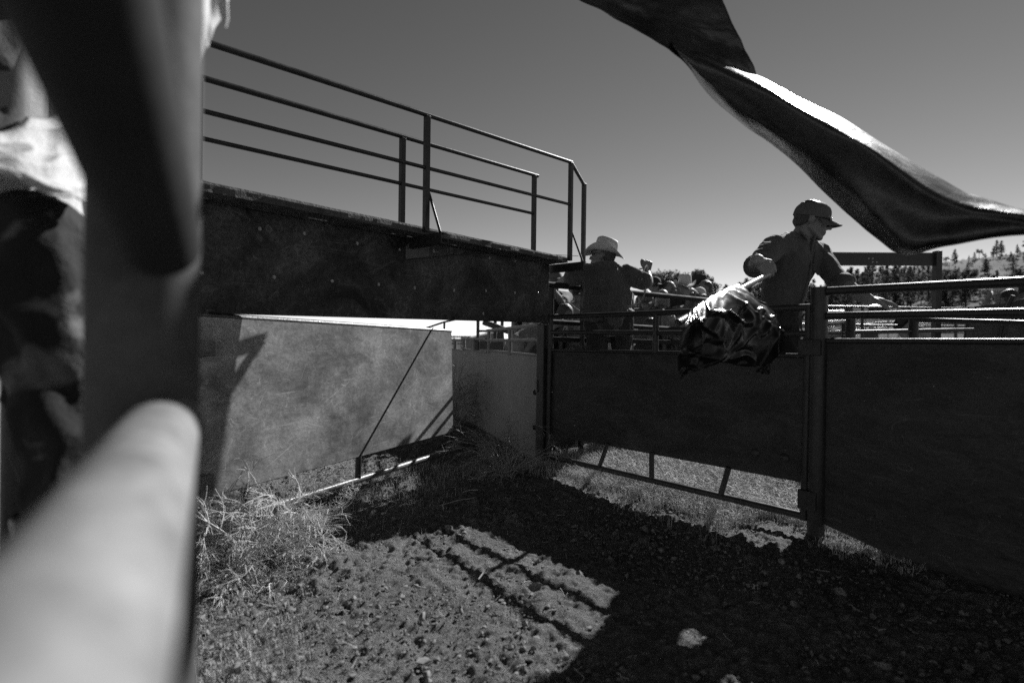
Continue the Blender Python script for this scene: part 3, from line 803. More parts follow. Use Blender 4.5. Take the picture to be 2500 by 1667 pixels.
def ball_cap(c, R, m, t, s=1.0, brim=m if False else None, tilt=0.0):
    def P(x, y, z): return c + R @ (V((x, y, z)) * s)
    rows = []
    for j in range(10):
        a = math.pi / 2 * j / 9; row = []
        for i in range(33):
            b = 2 * math.pi * i / 32; seam = 1 + .006 * abs(math.sin(b * 3))
            front = max(0, math.sin(b)) ** 2
            row.append(P(.0835 * math.cos(a) * math.cos(b) * seam, -.008 + (.101 + .004 * front) * math.cos(a) * math.sin(b) * seam, .022 + (.086 + .016 * front * math.cos(a)) * math.sin(a) ** .8))
        rows.append(row)
    rows = [[P(.0835 * math.cos(2 * math.pi * i / 32), -.008 + .101 * math.sin(2 * math.pi * i / 32), .008) for i in range(33)]] + rows
    cr = MB().grid(rows).build('cap', m, t)
    top, bot = [], []
    for j in range(9):
        u = j / 8; r1, r2 = [], []
        for i in range(17):
            a = math.radians(24 + 132 * i / 16); x = math.cos(a); y = math.sin(a)
            px = x * lerp(.084, .085, u); py = -.008 + y * .104 + u * .072 * max(0, (y - .3) / .7) ** .55
            pz = .02 - u * .022 - .02 * (x * x) * (1 + u * .6)
            r1.append(P(px, py, pz)); r2.append(P(px, py, pz - .004))
        top.append(r1); bot.append(r2)
    mb = MB().grid(top).grid([r[::-1] for r in bot]); mb.grid([top[-1], bot[-1]])
    mb.build('brim', brim or m, cr)
    b_ = P(0, -.008, .107); MB().tube([b_, b_ + R @ V((0, 0, .006 * s))], [.008 * s, .004 * s], 10).build('button', m, cr)
    return cr

def cowboy_hat(c, R, m, t, s=1.0, band=True, wide=1.0):
    def P(x, y, z): return c + R @ (V((x, y, z)) * s)
    mb = MB(); N = 40; out = []
    for side in (0, 1):
        rows = []
        for j in range(10):
            u = j / 9; row = []
            for i in range(N + 1):
                a = 2 * math.pi * i / N; x, y = math.cos(a), math.sin(a)
                ri = (.08, .1); ro = (.145 * wide, .178 * wide)
                px = x * lerp(ri[0], ro[0], u); py = y * lerp(ri[1], ro[1], u) - .005
                curl = .055 * u ** 1.8 * x ** 2 - .04 * u ** 1.3 * y ** 2 * (1.2 if y > 0 else .8)
                row.append(P(px * (1 - .1 * u * x * x), py, .04 + curl - side * .004))
            rows.append(row if not side else row[::-1])
        mb.grid(rows); out.append(rows[-1])
    mb.grid([out[0], out[1][::-1]])
    rows = []
    prof = [(1.0, .036), (1.0, .06), (.985, .09), (.965, .12), (.93, .145), (.84, .162), (.6, .166), (.3, .158), (.02, .15)]
    for f_, z in prof:
        row = []
        for i in range(N + 1):
            a = 2 * math.pi * i / N; x, y = math.cos(a), math.sin(a)
            pinch = 1 - (.28 * max(0, (z - .07) / .1) * max(0, y) ** 3)
            zz = z + (.012 * y if z > .1 else 0) - (.022 * (1 - f_) ** .5 if f_ < .7 else 0) - (.03 * max(0, y) ** 4 * (z > .15) * .5)
            row.append(P(x * .081 * f_ * pinch, y * .102 * f_ - .005, zz))
        rows.append(row)
    mb.grid(rows)
    h = mb.build('cowboy_hat', m, t)
    if band:
        br = [[P(math.cos(2 * math.pi * i / N) * .0825, math.sin(2 * math.pi * i / N) * .1035 - .005, z) for i in range(N + 1)] for z in (.042, .058)]
        MB().grid(br).build('hat_band', M['straw'] if m is M['straw'] else M['leather'], h)
    return h

def glasses(c, R, t, m, s=1.0, lens=None):
    def P(x, y, z): return c + R @ (V((x, y, z)) * s)
    mb = MB()
    g_ = None
    for sx in (-1, 1):
        pts = []
        for i in range(18):
            a = 2 * math.pi * i / 18; ca, sa = math.cos(a), math.sin(a)
            x = .034 * sx + math.copysign(abs(ca) ** .7, ca) * .029; z = .0 + math.copysign(abs(sa) ** .75, sa) * .0235
            pts.append((x, .104 - .35 * (abs(x)) ** 1.5 * 1.6, z - .003))
        if lens is not None: mb.slab([P(*q) for q in pts], R @ V((0, 1, 0)), .003 * s)
        g_ = pts
        fr = MB().tube([P(*q) for q in pts + pts[:1]], .0028 * s, 6, cap=False)
        mb.add(fr.v, fr.f, True)
        tp = MB().tube([P(.06 * sx, .092, .008), P(.076 * sx, .05, .008), P(.08 * sx, .0, .003), P(.078 * sx, -.02, -.01)], .0032 * s, 6)
        mb.add(tp.v, tp.f, True)
    br = MB().tube([P(-.009, .104, .004), P(.009, .104, .004)], .003 * s, 6); mb.add(br.v, br.f, True)
    return mb.build('sunglasses' if lens else 'spectacles', m, t)

def template(base, az, h, lean=0.0, sit=False, head_az=0.0, nod=0.0):
    """joint positions in the world; az: the way the person faces, degrees clockwise from +Y"""
    s = h / 1.75; a = math.radians(az); Rz = Matrix.Rotation(-a, 3, 'Z')
    def W(p): return V(base) + Rz @ (V(p) * s)
    pz = .55 if sit else .95
    def U(x, y, z):       # upper body, leaning about the pelvis
        dz = z - .95; return W((x, y * math.cos(lean) + dz * math.sin(lean), pz + dz * math.cos(lean) - y * math.sin(lean)))
    J = dict(pelvis=W((0, 0, pz)), belly=U(0, .01, 1.1), chest=U(0, .01, 1.28), neck=U(0, -.01, 1.49), head=U(0, .025 + .03 * nod, 1.625 - .02 * nod))
    for sd_, k in ((-1, 'L'), (1, 'R')):
        J['sho' + k] = U(.178 * sd_, -.005, 1.43); J['elb' + k] = U(.235 * sd_, -.02, 1.14); J['wri' + k] = U(.235 * sd_, .09, .9)
        J['hip' + k] = W((.088 * sd_, 0, pz - .02)); 
        if sit: J['kne' + k] = W((.12 * sd_, .42, .55)); J['ank' + k] = W((.12 * sd_, .4, .09)); J['toe' + k] = W((.13 * sd_, .56, .04))
        else: J['kne' + k] = W((.095 * sd_, .02, .5)); J['ank' + k] = W((.1 * sd_, -.02, .09)); J['toe' + k] = W((.115 * sd_, .14, .035))
    Rh = Matrix.Rotation(-math.radians(az + head_az), 3, 'Z') @ Matrix.Rotation(-lean * .5 - nod * .5, 3, 'X')
    J['Rh'] = Rh; J['s'] = s; J['Rb'] = Rz @ Matrix.Rotation(-lean, 3, 'X')
    return J

def person(J, label, group=None, vox=.011, shirt=None, pants=None, skin=None, sleeve='short', hat=None, hat_m=None, hair=None, long_hair=0.0,
           shades=None, fat=1.0, wr=.004, seed=0, hands=True, eyes=True, curl=(.45, .45), handn=None, handd=None, gloves=False, loose=1.0, boots=True, vest=None, handvox=None, jaw=1.0):
    s = J['s']; skin = skin or M['skin']
    b = J['pelvis']; t = thing('person', (b.x, b.y, 0), label, 'person', group)
    Rb = J['Rb']; hc, Rh = J['head'], J['Rh']
    pr = head_prims(hc, Rh, s, jaw)
    pr.append(('c', hc + Rh @ (V((0, -.018, -.05)) * s), .054 * s, J['neck'] - V((0, 0, .03 * s)), .062 * s))
    pr.append(('c', J['neck'] - V((0, 0, .05 * s)), .07 * s, J['pelvis'], .085 * s))
    hp = []
    for k, i in (('L', 0), ('R', 1)):
        pr += [('c', J['neck'] - V((0, 0, .05 * s)), .05 * s, J['sho' + k], .05 * s), ('c', J['sho' + k], .05 * s, J['elb' + k], .038 * s),
               ('c', J['elb' + k], .041 * s, J['elb' + k].lerp(J['wri' + k], .35), .043 * s), ('c', J['elb' + k].lerp(J['wri' + k], .35), .043 * s, J['wri' + k], .026 * s)]
        pr += [('c', J['hip' + k], .075 * s, J['kne' + k], .05 * s), ('c', J['kne' + k], .05 * s, J['ank' + k], .036 * s), ('c', J['ank' + k], .036 * s, J['toe' + k], .03 * s)]
        if hands:
            d = (handd or {}).get(k) or (J['wri' + k] - J['elb' + k]); n = (handn or {}).get(k) or (Rb @ V((-1 if k == 'L' else 1, .2, 0)))
            hp_ = hand_prims(J['wri' + k], d, n, curl[i], 1 if k == 'L' else -1, s)
            hp.append((k, hp_)); pr += hp_
    body = blob('body', pr, vox, skin, t, 1)
    if gloves:
        for k, q in hp:
            g_ = [(p[0], p[1], p[2] * 1.1, p[3], p[4] * 1.1) for p in q]
            d = (J['wri' + k] - J['elb' + k]).normalized()
            g_.append(('c', J['wri' + k] - d * .05, .037, J['wri' + k] + d * .02, .034))
            blob('glove', g_, .0034, M['glove'], t, 2, .0007, 5, 60)
    # shirt
    L_ = loose; ax = lambda p, q, f: p.lerp(q, f)
    sp = [('e', J['chest'], (.168 * s * L_, .115 * s * L_ * fat ** .5, .19 * s), Rb), ('e', J['belly'], (.15 * s * L_ * fat, .11 * s * L_ * fat, .17 * s), Rb),
          ('e', J['pelvis'] + Rb @ V((0, 0, .02)), (.155 * s * L_ * fat, .115 * s * L_ * fat, .09 * s), Rb),
          ('c', J['neck'] - Rb @ V((0, 0, .035 * s)), .066 * s, J['chest'], .1 * s), ('c', J['shoL'], .068 * s, J['shoR'], .068 * s)]
    sp += [('c', J['chest'], .118 * s * L_, J['belly'], .118 * s * L_ * fat), ('c', J['belly'], .118 * s * L_ * fat, J['pelvis'], .11 * s * L_ * fat)]
    for k in 'LR':
        sp.append(('c', J['neck'] - Rb @ V((0, 0, .03 * s)), .055 * s, J['sho' + k], .066 * s))
        if sleeve == 'none': continue
        el, wr_ = J['elb' + k], J['wri' + k]; sh = J['sho' + k]
        if sleeve == 'short': sp.append(('c', sh, .068 * s * L_, ax(sh, el, .72), .06 * s * L_))
        elif sleeve == 'rolled': sp += [('c', sh, .069 * s * L_, el, .056 * s * L_), ('c', el, .056 * s * L_, ax(el, wr_, .2), .055 * s * L_)]
        else: sp += [('c', sh, .069 * s * L_, el, .055 * s * L_), ('c', el, .055 * s * L_, ax(el, wr_, .92), .04 * s * L_)]
    blob('shirt', sp, vox, shirt, t, 3, wr, seed)
    if vest is not None: pass
    cn = J['neck']; colr = [('c', cn + Rb @ V((math.cos(a) * .056, math.sin(a) * .056, -.012 + .018 * math.sin(-a))) * s, .011 * s, cn + Rb @ V((math.cos(a + .6) * .058, math.sin(a + .6) * .058, -.012 + .018 * math.sin(-a - .6))) * s, .011 * s) for a in [q * .6 + 1.9 for q in range(9)]]
    if sleeve in ('rolled', 'long'): blob('collar', colr, min(vox, .008), shirt, t, 1)
    pp = [('e', J['pelvis'] - V((0, 0, .02)), (.15 * s * fat, .112 * s * fat, .12 * s), J.get('Rp', Rb))]
    for k in 'LR':
        pp += [('c', J['hip' + k], .096 * s * fat ** .6, J['kne' + k], .068 * s), ('c', J['kne' + k], .068 * s, J['ank' + k], .058 * s)]
    blob('trousers', pp, vox, pants, t, 3, wr * 1.2, seed + 3)
    if boots:
        for k in 'LR': blob('boot', [('c', J['ank' + k] + V((0, 0, .03)), .05 * s, J['ank' + k] - V((0, 0, .05 * s)), .045 * s), ('c', J['ank' + k] - V((0, 0, .045 * s)), .045 * s, J['toe' + k], .036 * s)], .013, M['leather'], t, 2)
    if hair: hair_cap('hair', hc, Rh, hair, t, s, long_hair)
    if hat == 'cap': ball_cap(hc, Rh, hat_m or M['cap_dark'], t, s)
    if hat == 'capback': ball_cap(hc, Rh @ Matrix.Rotation(math.pi, 3, 'Z'), hat_m or M['cap_dark'], t, s)
    if hat == 'cowboy': cowboy_hat(hc, Rh, hat_m or M['straw'], t, s)
    if hat == 'visor': ball_cap(hc - Rh @ V((0, 0, .02)), Rh, hat_m or M['shirt_white'], t, s)
    if shades == 'sun': glasses(hc, Rh, t, M['lens'], s, True)
    if shades == 'clear': glasses(hc, Rh, t, M['leather'], s, None)
    if eyes and shades != 'sun':
        for sx in (-1, 1):
            q = hc + Rh @ (V((sx * .031, .078, .001)) * s)
            blob_e = MB().add(*_ell(q, (.0115 * s, .0085 * s, .008 * s), Rh, 10), smooth=True); blob_e.build('eye', M['lens'], t)
    return t

# --- the man in the cap ---------------------------------------------------
D = 3.28
J = {}
J['s'] = 1.0
J['neck'] = at(1951, 577, D); J['head'] = at(1982, 536, D - .03)
J['chest'] = at(1932, 640, D); J['belly'] = at(1915, 705, D - .01); J['pelvis'] = at(1902, 762, D)
J['shoR'] = at(1890, 604, D - .1); J['shoL'] = at(1996, 619, D + .02)
J['elbR'] = at(1843, 652, D - .24); J['wriR'] = at(1851, 664, D - .42)
J['elbL'] = at(2043, 681, D - .12); J['wriL'] = at(2112, 727, D - .28)
fb_ = V((math.sin(math.radians(150)), math.cos(math.radians(150)), 0))
spine = (J['neck'] - J['pelvis']).normalized()
J['Rb'] = frame(fb_, spine)
J['Rh'] = frame(V((math.sin(math.radians(112)), math.cos(math.radians(112)), -.27)), V((-.1, 0, 1)))
J['hipR'] = at(1866, 772, D - .02); J['hipL'] = at(1912, 772, D + .05)
fr = lambda px: GR.p((GR.hit(px, 1000) - GR.a).dot(GR.d), .347) + GR.n * .06
J['ankR'] = fr(1842) + GR.n * .09 + V((0, 0, .06)); J['ankL'] = fr(1915) + GR.n * .09 + V((0, 0, .06))
J['kneR'] = J['hipR'].lerp(J['ankR'], .5) - GR.n * .04 + V((0, 0, .03)); J['kneL'] = J['hipL'].lerp(J['ankL'], .5) - GR.n * .06 + V((.04, 0, .03))
J['toeR'] = fr(1842) - GR.n * .03 + V((0, 0, .03)); J['toeL'] = fr(1915) - GR.n * .03 + V((0, 0, .03))
J['Rp'] = J['Rb']
stick_d = ax
hr_d = V((.72, -.25, -.64)).normalized(); hr_n = V((-.1, -.8, .55)).normalized()
pp_ = E0.lerp(E1, .955); J['wriR'] = pp_ - hr_d * .085 + hr_n * .022
capman = person(J, 'man in cap and sunglasses reaching over the gate with a pale pole', None, .0065, M['shirt'], M['jeans'], M['skin2'], 'rolled', 'cap', M['cap'], M['hair'],
                shades='sun', wr=.007, seed=4, gloves=True, curl=(.22, 1.25), handn={'L': V((.25, -.25, .9)), 'R': hr_n}, handd={'L': V((.88, -.25, -.16)), 'R': hr_d}, loose=1.03, jaw=1.05)
# shirt details: placket, pocket flap, rolled cuffs
def cuff(c0, d, r, parent, m): 
    d = d.normalized(); MB().tube([c0 - d * .032, c0 - d * .028, c0 + d * .022, c0 + d * .026], [r * .96, r * 1.07, r * 1.1, r * .98], 18).build('cuff', m, parent)
for k, f_ in (('R', .12), ('L', .25)):
    e, w_ = J['elb' + k], J['wri' + k]; cuff(e.lerp(w_, f_), w_ - e, .058, capman, M['shirt'])
Rb = J['Rb']
pts = []
for z in np.linspace(.09, -.42, 12):
    q = J['neck'] + (J['pelvis'] - J['neck']).normalized() * (-z + .1) + Rb @ V((0, .128 if z < -.05 else .1, 0)); pts.append(q)
MB().tube(pts, .008, 6).build('placket', M['shirt'], capman)
for k in (2, 4, 6, 8):
    q = pts[k] + Rb @ V((0, .007, 0)); MB().tube([q, q + Rb @ V((0, .003, 0))], .006, 10).build('shirt_button', M['cap'], capman)
pk = [J['chest'] + Rb @ V((-.055 + a * .075, .121 - .02 * a, z)) for a, z in ((-.9, .07), (.3, .07), (.3, -.05), (-.3, -.075), (-.9, -.05))]
MB().slab(pk, Rb @ V((0, .012, 0)), .6).build('chest_pocket', M['shirt'], capman, bevel=.003)
for sx in (-1, 1):      # collar points
    a0 = J['neck'] + Rb @ V((sx * .012, .062, -.02)); a1 = J['neck'] + Rb @ V((sx * .062, .03, .012)); a2 = J['neck'] + Rb @ V((sx * .052, .085, -.055))
    MB().slab([a0, a1, a2], Rb @ V((0, 1, .3)), .007).build('collar_point', M['shirt'], capman, bevel=.002)

# --- the man in the straw hat --------------------------------------------
D = 4.55
J = {'s': 1.0}
J['neck'] = at(1479, 648, D); J['head'] = at(1473, 627, D + .02)
J['chest'] = at(1481, 690, D); J['belly'] = at(1484, 735, D); J['pelvis'] = at(1485, 772, D)
J['shoL'] = at(1434, 667, D - .02); J['shoR'] = at(1532, 670, D - .03)
J['elbL'] = at(1384, 681, D + .12); J['wriL'] = at(1352, 703, D + .36)
J['elbR'] = at(1583, 692, D - .02); J['wriR'] = at(1580, 662, D + .08)
fb_ = V((math.sin(math.radians(-18)), math.cos(math.radians(-18)), 0))
J['Rb'] = frame(fb_, (J['neck'] - J['pelvis']).normalized())
J['Rh'] = frame(V((math.sin(math.radians(-62)), math.cos(math.radians(-62)), .2)), V((.3, .0, 1)))
J['hipL'] = at(1458, 782, D); J['hipR'] = at(1513, 782, D)
for k, px in (('L', 1452), ('R', 1521)):
    q = PB.hit(px, 1000); q.z = .292
    J['ank' + k] = q - fb_ * .1 + V((0, 0, .06)); J['toe' + k] = q + fb_ * .04 + V((0, 0, .032))
    J['kne' + k] = J['hip' + k].lerp(J['ank' + k], .5) + fb_ * .02
cow = person(J, 'broad man in straw cowboy hat, back turned, one fist raised with a rope', None, .0075, M['shirt'], M['jeans'], M['skin2'], 'short', 'cowboy', M['straw'], M['hair'],
             shades='clear', wr=.009, seed=9, fat=1.25, loose=1.27, curl=(1.1, 1.35), handn={'R': V((.2, -.9, .2)), 'L': V((-.3, -.7, .5))}, handd={'R': V((.12, .1, 1)), 'L': V((-.6, .6, -.4))})
for k in 'LR':
    e, sh = J['elb' + k], J['sho' + k]
    cow.children  # sleeves end just short of the elbow
# his pockets and belt
for sx in (-1, 1):
    c = J['pelvis'] + J['Rb'] @ V((sx * .075, -.128 * 1.1, -.07)); MB().box(c, J['Rb'] @ V((.05, 0, 0)), V((0, .006, 0)), V((0, 0, .06))).build('back_pocket', M['jeans'], cow, bevel=.005)
# his rope
rw = J['wriR'] + V((.0, 0, .07)); lw = J['wriL']
rp = thing('rope', (rw.x, rw.y, 0), 'stiff rope looping from the raised fist of the man in the straw hat', 'rope')
def ropemesh(name, pts, r=.0065):
    q = refine([V(p) for p in pts], 40); MB().tube(q, [r * (1 + .14 * math.sin(i * 2.2)) for i in range(len(q))], 8).build(name, M['rope'], rp)
ropemesh('coil', [at(1566, 684, D - .1), at(1571, 660, D - .04), at(1580, 650, D + .02), at(1577, 680, D - .02), at(1574, 715, D - .1), at(1560, 738, D - .16), at(1534, 748, D - .2)])
ropemesh('strand', [at(1576, 655, D + .05), at(1558, 657, D + .2), at(1530, 664, D + .3)])
ropemesh('strand', [at(1394, 688, D + .1), at(1370, 698, D + .25), at(1352, 703, D + .36)])
ropemesh('tail', [at(1352, 703, D + .36), at(1366, 722, D + .4), at(1392, 741, D + .42), at(1406, 752, D + .40), at(1426, 765, D + .3)], .005)
ropemesh('tail', [at(1344, 706, D + .36), at(1341, 720, D + .36), at(1342, 745, D + .36), at(1347, 775, D + .3)])

# --- person on the fence beside the camera --------------------------------
J = {'s': 1.0}
D = .98
J['pelvis'] = at(-20, 560, 1.12); J['belly'] = at(-40, 400, 1.15); J['chest'] = at(-20, 150, 1.18); J['neck'] = at(40, -130, 1.16); J['head'] = at(90, -300, 1.12)
J['shoL'] = at(-110, -70, 1.3); J['shoR'] = at(190, -70, 1.04)
J['elbL'] = at(-190, 230, 1.3); J['wriL'] = at(-120, 470, 1.2)
J['elbR'] = at(424, 40, .98); J['wriR'] = at(600, -255, 1.03)
fb_ = V((math.sin(math.radians(75)), math.cos(math.radians(75)), 0))
J['Rb'] = frame(fb_, (J['neck'] - J['pelvis']).normalized()); J['Rp'] = frame(fb_, V((0, 0, 1)))
J['Rh'] = frame(fb_, V((.2, 0, 1)))
J['hipL'] = at(60, 600, 1.18); J['hipR'] = at(80, 600, 1.04)
J['kneL'] = at(130, 980, 1.16); J['kneR'] = at(150, 960, 1.02)
lo_ = lambda f: V((fpx.x, fpx.y, .34)).lerp(V((-1.75, 1.9, .34)), f)
J['ankL'] = lo_(.34) + V((0, 0, .115)); J['ankR'] = lo_(.2) + V((0, 0, .115))
J['toeL'] = J['ankL'] + V((.12, .04, -.06)); J['toeR'] = J['ankR'] + V((.12, .04, -.06))
fgp = person(J, 'person in loose pale shirt and black trousers with painted sunlit patches standing beside the blurred fence post', None, .011, M['shirt_black'], M['sunlit_patch_denim'], M['skin'], 'none', None, None, M['hair'],  # shirt body coloured black to stand for its shade, sleeves stay white
             wr=.013, seed=2, loose=1.1, curl=(1.2, 1.2), eyes=True)
for k in 'LR':
    sh, el, wr_ = J['sho' + k], J['elb' + k], J['wri' + k]
    blob('sleeve', [('c', sh, .068, el, .06), ('c', el, .06, el.lerp(wr_, .85), .045)], .011, M['shirt_white'], fgp, 3, .012, 6)
hem = []
for j in range(6):
    row = []
    for i in range(37):
        a = 2 * math.pi * i / 36; u = j / 5
        q = J['pelvis'] + J['Rp'] @ V((math.cos(a) * (.172 + .02 * u + .012 * math.sin(a * 7 + u)), math.sin(a) * (.135 + .02 * u + .012 * math.sin(a * 5)), .12 - .155 * u - .02 * math.sin(a + .7) * u))
        row.append(q)
    hem.append(row)
hem2 = surf([[(-90, 318, .98), (0, 316, 1.03), (90, 306, 1.10), (170, 290, 1.18), (262, 296, 1.27)],
             [(-90, 356, .93), (0, 358, .96), (90, 352, 1.02), (170, 345, 1.09), (262, 362, 1.18)],
             [(-90, 388, .89), (0, 396, .91), (90, 405, .96), (170, 412, 1.02), (262, 426, 1.11)],
             [(-90, 410, .865), (0, 426, .88), (90, 452, .92), (170, 474, .98), (262, 490, 1.07)],
             [(-90, 424, .86), (0, 440, .87), (90, 472, .91), (170, 498, .965), (262, 514, 1.05)]], 60, 50)
hem2 = fold(hem2, lambda u, v: .022 * (1 - 3 * abs(nz2(u * 1.6 - v * 1.6, v * 4.2 + u * 1.2, 3))) + .006 * nz2(u * 6, v * 9, 5))
h2 = MB().grid(hem2).build('shirt_tail', M['shirt_white'], fgp); sdm = h2.modifiers.new('Solidify', 'SOLIDIFY'); sdm.thickness = .003
h_ = MB().grid(hem).build('shirt_tail', M['shirt_white'], fgp); sdm = h_.modifiers.new('Solidify', 'SOLIDIFY'); sdm.thickness = .003
q0 = at(541, -30, .95)
MB().add([at(522, -20, .95), at(553, -20, .95), at(556, 45, .955), at(551, 66, .955), at(538, 42, .945), at(530, 10, .94)], [[0, 1, 2, 3, 4, 5]]).slab([at(522, -20, .955), at(553, -20, .955), at(556, 45, .96), at(551, 66, .96), at(538, 42, .95), at(530, 10, .945)], V((0, 1, 0)), .004).build('cuff_tab', M['shirt_white'], fgp)
MB().grid(surf([[(452, -60, .93), (480, -60, .9), (512, -60, .92)], [(452, 20, .93), (488, 18, .89), (513, 26, .92)], [(450, 80, .93), (484, 85, .9), (505, 92, .92)], [(448, 140, .93), (476, 150, .91), (492, 165, .92)]], 24, 30)).build('shirt_front', M['shirt_white'], fgp)

# --- onlookers -------------------------------------------------------------
def crowd(px, py, d, az, label, arms=None, **kw):
    q = at(px, py, d); x, y = q.x, q.y
    sit = kw.pop('sit', False); lean = kw.pop('lean', 0.0); head_az = kw.pop('head_az', 0); nod = kw.pop('nod', 0)
    g0 = tz(x, y)
    h = min(1.92, (q.z - g0 + .125) / (1.0)) if not sit else 1.72
    if lean and not sit: h = 1.74
    base = V((x, y, g0))
    J = template(base, az, h, lean, sit, head_az, nod)
    if lean or sit:
        dlt = q - J['head']; dlt.z = 0
        for k in J:
            if isinstance(J[k], V): J[k] = J[k] + dlt
    for k, v in (arms or {}).items(): J[k] = v
    return person(J, label, 'onlookers behind the gates', .015, boots=False, **kw)
C_ = crowd
def at_(a, b, c): return at(a, b, c)
C_(1353, 682, 6.9, 160, 'curly haired person in dark cap at the walkway end, arm bent over the rail', arms={'elbL': at(1371, 738, 6.6), 'wriL': at(1349, 706, 6.35)}, shirt=M['shirt_black'], pants=M['jeans'], sleeve='short', hat='cap', hat_m=M['cap'], hair=M['fair_hair'], long_hair=.3)
C_(1402, 703, 7.4, 20, 'bald person in checked shirt, back turned, left of the man in the straw hat', shirt=M['check'], pants=M['denim'], sleeve='long', hair=None)
C_(1413, 747, 6.6, 190, 'person in dark cap low behind the fence under the checked shirt', shirt=M['shirt_grey'], pants=M['denim'], sleeve='short', hat='cap', hair=M['hair'], sit=False, lean=.3)
C_(1595, 694, 7.6, 165, 'tall onlooker in dark cap, sunglasses and plaid shirt', shirt=M['plaid'], pants=M['denim'], sleeve='long', hat='cap', hat_m=M['felt'], hair=M['hair'], shades='sun')
C_(1579, 730, 6.6, 200, 'fair haired onlooker in a cap with bowed head and open neck shirt', shirt=M['shirt'], pants=M['denim'], sleeve='short', hat='visor', hat_m=M['cap'], hair=M['fair_hair'], long_hair=.3, nod=.5)
C_(1617, 729, 6.7, 180, 'young onlooker in sleeveless dark top facing the gate', shirt=M['shirt_black'], pants=M['denim'], sleeve='none', hat=None, hair=M['fair_hair'], long_hair=.8)
C_(1631, 706, 7.5, 150, 'dark haired onlooker in black short sleeved shirt facing right', shirt=M['shirt_black'], pants=M['jeans'], sleeve='short', hair=M['hair'])
C_(1649, 714, 7.9, 180, 'fair haired child sized head between two dark shirts', shirt=M['shirt_grey'], pants=M['denim'], sleeve='short', hair=M['fair_hair'], long_hair=.4)
C_(1671, 701, 7.2, 185, 'bearded onlooker in wide pale cowboy hat, sunglasses and black shirt', shirt=M['shirt_black'], pants=M['jeans'], sleeve='short', hat='cowboy', hat_m=M['straw'], hair=M['hair'], shades='sun', fat=1.1)
C_(1684, 724, 6.9, 175, 'onlooker in pale striped cap looking down below the bearded man', shirt=M['shirt_grey'], pants=M['denim'], sleeve='short', hat='cap', hat_m=M['shirt_grey'], hair=M['hair'], nod=.5)
C_(1702, 700, 7.6, 120, 'onlooker in flat black hat turned to the right', shirt=M['shirt_black'], pants=M['jeans'], sleeve='long', hat='cowboy', hat_m=M['felt'], hair=M['hair'])
C_(1706, 722, 7.0, 180, 'onlooker in pale cap holding up a dark phone', arms={'elbL': at(1712, 765, 6.7), 'wriL': at(1702, 735, 6.55)}, shirt=M['shirt_grey'], pants=M['denim'], sleeve='short', hat='cap', hat_m=M['shirt_white'], hair=M['hair'])
C_(1724, 704, 7.4, 270, 'short haired onlooker in profile beside the plastic bag', shirt=M['shirt'], pants=M['denim'], sleeve='short', hair=M['hair'])
C_(1826, 731, 9.0, 180, 'dark capped head peeping over the bag', shirt=M['shirt_black'], pants=M['jeans'], sleeve='short', hat='cap', hat_m=M['felt'], hair=M['hair'])
C_(1588, 800, 5.9, 130, 'person in white shirt bent double behind the rails', shirt=M['shirt_white'], pants=M['jeans'], sleeve='short', hair=M['hair'], lean=1.25)
C_(1632, 800, 6.0, 235, 'second person in pale shirt stooping behind the rails, right of the first', shirt=M['shirt_grey'], pants=M['jeans'], sleeve='short', hair=M['fair_hair'], lean=1.15)
C_(1380, 770, 6.0, 70, 'person in pale trousers stooping behind the lower rails at the left', shirt=M['shirt_grey'], pants=M['shirt_grey'], sleeve='short', hair=M['hair'], lean=1.0)
C_(1270, 700, 6.8, 100, 'person in dark jeans whose legs show under the walkway by the post', shirt=M['shirt_black'], pants=M['jeans'], sleeve='short', hair=M['hair'], hat='cap')
C_(1301, 705, 6.4, 260, 'person in worn jeans whose legs show right beside the square post', shirt=M['shirt_grey'], pants=M['denim'], sleeve='short', hair=M['hair'])
C_(2449, 719, 6.6, 250, 'person in pale cowboy hat shading the eyes behind the padded chute', arms={'elbL': at(2395, 765, 6.4), 'wriL': at(2408, 736, 6.3)}, shirt=M['shirt_grey'], pants=M['denim'], sleeve='short', hat='cowboy', hat_m=M['straw'], hair=M['hair'])
C_(2466, 729, 6.2, 20, 'person in round dark cap in front of the black hat', shirt=M['shirt_black'], pants=M['jeans'], sleeve='short', hat='cap', hat_m=M['felt'], hair=M['hair'])
C_(2487, 722, 6.9, 60, 'person in tall black cowboy hat behind the padded chute', shirt=M['shirt_black'], pants=M['jeans'], sleeve='short', hat='cowboy', hat_m=M['felt'], hair=M['hair'])
C_(2127, 801, 17, 185, 'distant person standing in front of the parked pickup', shirt=M['shirt'], pants=M['denim'], sleeve='short', hair=M['hair'], hat='cap', hat_m=M['shirt_white'])
C_(2208, 800, 9.5, 250, 'stooping worker in dark hat beyond the low pipe fence', shirt=M['shirt_grey'], pants=M['denim'], sleeve='short', hat='cowboy', hat_m=M['felt'], hair=M['hair'], lean=.9)
ph = thing('mobile_phone', at(1697, 726, 6.45), 'dark phone held up by the onlooker in pale cap', 'phone')
MB().box(at(1697, 727, 6.45), V((.05, 0, 0)), V((0, .005, 0)), V((0, 0, .055))).build('case', M['leather'], ph, bevel=.004)
